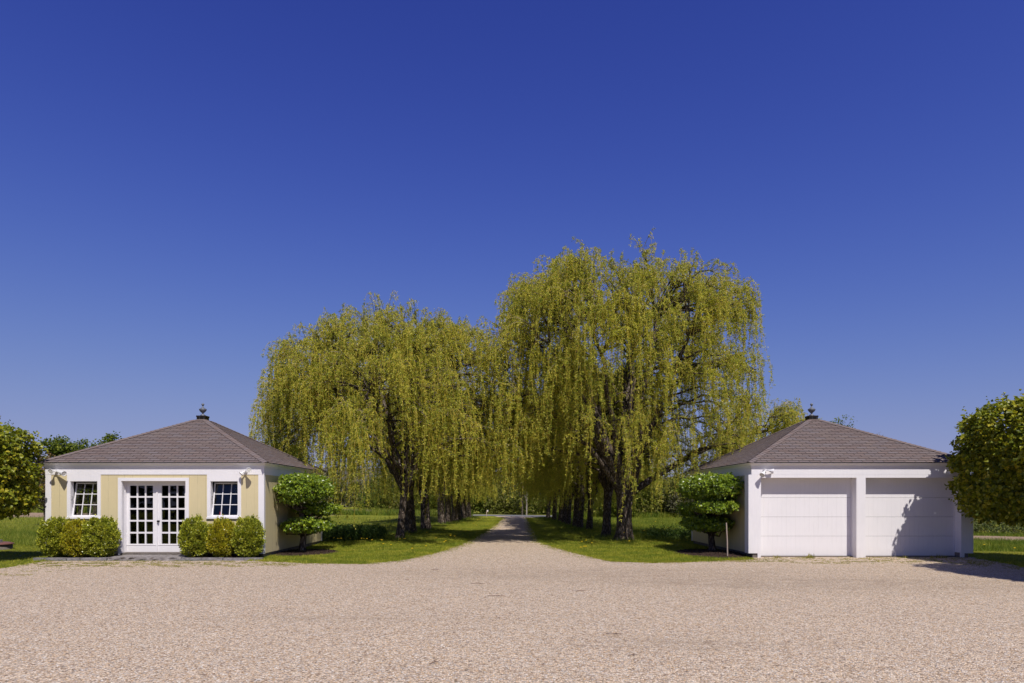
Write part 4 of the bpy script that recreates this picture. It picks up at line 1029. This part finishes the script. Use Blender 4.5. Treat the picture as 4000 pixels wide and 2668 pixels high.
def in_room(XY, pad=.0):
    a = (np.abs(XY[:, 0] - LX) < HALF - pad) & (XY[:, 1] > FY + pad) & (XY[:, 1] < FY + SIZE - pad); b = (np.abs(XY[:, 0] - GX) < HALF - pad) & (XY[:, 1] > FY + pad) & (XY[:, 1] < FY + SIZE - pad); return a | b
def clean(XY):
    XY = XY[~in_room(XY, .05)]
    m1 = ((XY[:, 0] + 6.3) / .95) ** 2 + ((XY[:, 1] - 21.6) / 1.3) ** 2 < 1; m2 = ((XY[:, 0] - 6.55) / 1.1) ** 2 + ((XY[:, 1] - 21.3) / 1.6) ** 2 < 1; return XY[~(m1 | m2)]
g = GM()
for poly, n in (([(-7.1, 18.4), (-3.6, 17.5), (-2.6, 18.5), (-1.5, 26), (-1.1, 34), (-.2, 62), (-4, 62), (-5.4, 28), (-8.5, 26.5), (-7.1, 20)], 90000),
                ([(7.2, 18.9), (3.8, 17.9), (2.7, 18.4), (1.6, 24), (1.5, 34), (2.1, 62), (5, 62), (6, 29), (8.5, 26.3), (7.2, 20)], 90000),
                ([(-12.3, 14), (-12.7, 18.6), (-13.3, 19.8), (-13.3, 25), (-22, 26), (-22, 14)], 45000),
                ([(12.9, 14), (13.6, 19.6), (13.5, 21.5), (20, 21), (20, 14)], 30000)):
    XY = clean(off_gravel(scatter(poly, n))); blades(g, XY, .055, .09, 0)
# ragged fringe over the gravel edge
E = np.concatenate([np.linspace(a, b, max(2, int(np.hypot(*(np.array(b) - a)) * 260))) for pts in (LEFT_EDGE[1:-1], RIGHT_EDGE[1:-1], [(-12.4, 12), (-12.35, 16.8), (-12.6, 18.7)], [(13.7, 19.9), (13.3, 18.2), (12.9, 16.6), (12.9, 12)]) for a, b in zip(pts[:-1], pts[1:])])
E = E + rng.normal(size=E.shape) * .075; blades(g, E, .05, .09, 0, 0, .6)
T_ = E[rng.integers(0, len(E), 260)]; XY = np.repeat(T_, 26, 0) + rng.normal(size=(260 * 26, 2)) * .045; blades(g, XY, .10, .07, 0, 0, .6)
for pts in (LEFT_EDGE[5:-1], RIGHT_EDGE[1:6]):
    for a, b in zip(pts[:-1], pts[1:]):
        a, b = np.array(a), np.array(b); n_ = int(np.hypot(*(b - a)) * 220); XY = a + (b - a) * rng.random((n_, 1)) + np.stack([rng.normal(size=n_) * .20, np.zeros(n_)], 1); XY = XY[patch_noise(XY, 1.2, -.15)]; blades(g, XY, .06, .12, 0, 0, .6)
tag(g.build('lawn_grass', M['lawn_blade']), kind='stuff')
g = GM()   # thin grass growing through the gravel
for poly, n, th in (([(-12.4, 17.4), (-12.6, 18.7), (-6.5, 18.7), (-5.0, 17.9), (-5.5, 17.0), (-9, 16.9)], 26000, .0), ([(-12.3, 14.5), (-12.4, 18), (-10, 18), (-10.5, 15)], 7000, .12),
                    ([(7.1, 18.5), (7.1, 19.9), (13.3, 20), (13.5, 19), (12.8, 17), (12.8, 15.2), (11.5, 18), (8, 17.7)], 24000, .05), ([(5.5, 18.3), (6, 18.9), (7.3, 19.3), (7.3, 18.3)], 1800, -.2)):
    XY = scatter(poly, n, 0); XY = XY[patch_noise(XY, 1.9, th)]; XY = XY[~((np.abs(XY[:, 0] - GX) < HALF) & (XY[:, 1] > 19.95))]; blades(g, XY, .034, .13, 0, 0, .9)
for pts in (LEFT_EDGE[1:9], RIGHT_EDGE[2:]):     # worn yellowish verge creeping into the stones
    for a, b in zip(pts[:-1], pts[1:]):
        a, b = np.array(a), np.array(b); n_ = int(np.hypot(*(b - a)) * 520); sgn = 1 if pts[0][0] < 0 else -1
        nv = np.array([(b - a)[1], -(b - a)[0]]) / (np.hypot(*(b - a)) + 1e-6)
        XY = a + (b - a) * rng.random((n_, 1)) + nv[None] * (np.abs(rng.normal(size=(n_, 1))) * .26 - .05); XY = XY[patch_noise(XY, 1.3, -.02)]; blades(g, XY, .04, .13, 0, 0, .9)
# small weeds at the doors
for px, h in ((3035, .12), (3160, .16), (3172, .14), (3540, .10), (3640, .11), (3668, .13), (3690, .12), (3788, .13)):
    Y = 19.6 if px < 3700 else 18.0; c = np.array([wx(px, Y), Y]); XY = c + rng.normal(size=(22, 2)) * .04; blades(g, XY, h, .08, 0, 0, .5)
tag(g.build('gravel_weeds', M['weed_blade']), kind='stuff')
g = GM()   # unmown meadow
for poly, n, h in (([(-62, 24.2), (-13.6, 26.6), (-8, 27), (-5.3, 29.5), (-4.9, 36), (-5.5, 64), (-26, 66), (-70, 66)], 90000, .38),
                   ([(-36, 23.6), (-14.0, 24.8), (-13.8, 34), (-36, 34)], 60000, .42),
                   ([(5.9, 28.6), (7.3, 27.0), (14, 26.8), (18, 40), (18, 62), (5.6, 62)], 100000, .30),
                   ([(13.7, 22.6), (17, 21.8), (24, 19.2), (28, 20.5), (22.5, 26), (18, 28.6), (13.7, 29.8)], 42000, .34),
                   ([(15, 34.2), (22, 31.2), (30, 26), (31, 27), (23, 33), (15, 36)], 12000, .30)):
    XY = clean(scatter(poly, n)); hh = h * rng.uniform(.5, 1.1, len(XY)) * (1 + .35 * np.array([noise.noise(Vector((a * .6, b * .6, 3))) for a, b in XY])); hh *= np.clip(.62 + (XY[:, 1] - 24) * .0, .6, 1); blades(g, XY, hh, .032, 0)
for poly, n, h in (([(-70, 94), (-30, 82), (-3.2, 70), (-3.2, 67.6), (-30, 77), (-70, 88)], 26000, .75), ([(5.0, 65.0), (14, 62.9), (60, 62.9), (60, 60.6), (14, 60.8), (4.6, 62.6)], 22000, .60)):
    XY = scatter(poly, n, 0); blades(g, XY, h, .05, 0)
for (x, y) in LT + RT:   # taller tufts round each trunk the mower misses
    XY = np.array([x, y]) + rng.normal(size=(700, 2)) * .42; blades(g, XY, .20, .05, 0, 0, .5)
tag(g.build('meadow_grass', M['meadow_blade']), kind='stuff')
g = GM()   # coarse leafy weeds at the meadow edge
for poly, n, h in (([(-7.6, 26.2), (-4.9, 28.6), (-5.6, 31.5), (-8.6, 32)], 1100, .40), ([(6.2, 28.3), (8.2, 26.8), (13, 26.6), (13, 30.5), (6.2, 31)], 1000, .34)):
    XY = clean(scatter(poly, n)); C = np.zeros((len(XY), 3)); C[:, :2] = XY; C[:, 2] = h * rng.uniform(.2, 1.0, len(XY)); clump_leaves(g, C, unit(len(C)) + [0, 0, .5], 12, .09, .075, .3, 0, 'oval', 0, 1.2)
tag(g.build('leafy_weeds', M['weed_leaf']), kind='stuff')

# dandelions
g = GM(); T = [(math.cos(a) * .022, math.sin(a) * .022, .10) for a in np.linspace(0, 6.283, 9)[:-1]]
g.add([(0, 0, .108)] + T + [(0, 0, .09)], [(0, 1 + k, 1 + (k + 1) % 8) for k in range(8)] + [(9, 1 + (k + 1) % 8, 1 + k) for k in range(8)], 0); 
dn = empty('dandelion'); hd = g.build('flower', M['petal'], dn)
g = GM(); g.tubes([[(0, 0, -.01), (.004, 0, .05), (0, 0, .095)]], [[.003, .003, .003]], 4); g.build('stem', M['weed_leaf'], dn)
first = True
DL = [(1273, 2118), (1282, 2117), (1304, 2118), (1320, 2120), (1326, 2120), (1333, 2120), (1368, 2120), (1412, 2120), (1421, 2121), (1433, 2121), (1453, 2126), (1488, 2125), (1492, 2127), (1563, 2122), (1582, 2121), (1578, 2121),
      (1600, 2102), (1667, 2094), (1700, 2119), (1703, 2118), (1735, 2135), (1741, 2130), (1760, 2100), (1664, 2152), (1610, 2163), (1527, 2147), (1497, 2143), (1760, 2107), (1776, 2110), (1868, 2037), (1873, 2036), (1880, 2036), (1865, 2040), (1862, 2063), (1850, 2055),
      (2290, 2128), (2282, 2154), (2289, 2154), (2312, 2139), (2269, 2158), (2273, 2133), (2428, 2106), (2438, 2113), (2458, 2131), (2290, 2082), (2235, 2073), (2515, 2104), (2645, 2095), (2650, 2086), (2688, 2078), (2692, 2080), (2700, 2093), (2690, 2118), (2610, 2089), (2560, 2060), (2380, 2060), (2345, 2060), (3845, 2147), (3964, 2161)]
for px, py in DL:
    Y = EYE * FPX / (py - CY); o = dn if first else copy_tree(dn); first = False
    zoff = .05 if Y < 27 else .18; o.location = (wx(px, Y), Y + 0, zoff if py < 2120 and px > 2400 else .0); o.scale = (1.7,) * 3
    lb = 'yellow dandelion far down the grass left of the drive, near the road' if px < 1900 and py < 2070 else 'yellow dandelion on the mown lawn left of the drive, near the front left willows' if px < 1900 else 'yellow dandelion in the field grass by the soil, far right' if px > 3000 else 'yellow dandelion in the meadow between right willows and garage' if px > 2400 else 'yellow dandelion on the mown lawn right of the drive'
    tag(o, lb, 'dandelion', 'dandelions in the grass')

# fallen twigs, well ring, marker post
for px, py, L, rz, lb in ((1702, 2227, .28, .1, 'thin straight twig on the gravel at the mouth of the drive'), (1868, 2282, .36, -.1, 'dark straight twig on the gravel below the drive mouth'), (1702, 2592, .22, .9, 'reddish brown bent twig lying nearest the camera'),
                      (2268, 2311, .25, .2, 'short twig on the gravel right of the drive centre'), (2398, 2480, .26, -.2, 'thin twig beside the brown patch in the gravel'), (1938, 2331, .40, -.05, 'long faint twig in the middle of the gravel court'),
                      (1590, 2267, .12, .5, 'stub of twig on the gravel left of the drive'), (2476, 2564, .2, .4, 'small twig at the right foreground of the gravel')):
    Y = EYE * FPX / (py - CY); g = GM(); L *= .75; P = [[(-L / 2, 0, .012), (-L / 6, .012, .018), (L / 6, -.012, .02), (L / 2, .02, .013)]]; g.tubes(P, [[.0045, .0045, .0035, .002]], 5); g.tubes([[(0, 0, .018), (L * .12, .03, .02), (L * .2, .06, .014)]], [[.004, .003, .002]], 4)
    o = g.build('fallen_twig', M['dark_twig'], loc=(wx(px, Y), Y, 0)); o.rotation_euler = (0, 0, rz); tag(o, lb, 'twig', 'twigs fallen on the gravel')
r = empty('well_ring', (-17.25, 23.0, 0)); tag(r, 'low round concrete well ring with rusty red lid at the left edge', 'well cover')
g = GM(); g.lathe([(.58, -.1), (.58, .17), (.0, .17)], 36); g.build('ring', M['found'], r); g = GM(); g.lathe([(.62, .172), (.62, .20), (.5, .235), (0, .25)], 36); g.build('lid', mat('rusty_lid', (.16, .07, .055), .7), r)
o = rough_block('loose_stone', -.13, .13, -.09, .09, 0, .09, M['slab'], .02, 5, .05); o.location = (-17.0, 22.9, .236); tag(o, 'pale stone lying on the lid of the low well ring', 'stone')
r = empty('marker_post', (wx(1901, 66.5), 66.5, 0)); tag(r, 'short grey post with a small white marker box beside the road', 'post')
g = GM(); g.box(-.04, .04, -.04, .04, -.1, .62); g.build('post', M['stake'], r); g = GM(); g.box(.04, .15, -.06, .0, .46, .64); g.box(.055, .095, -.064, -.0605, .50, .56, 1); g.build('marker_box', [M['lamp_white'], mat('orange_mark', (.6, .25, .05), .6)], r)
print('faces', sum(len(o.data.polygons) for o in bpy.data.objects if o.type == 'MESH'))
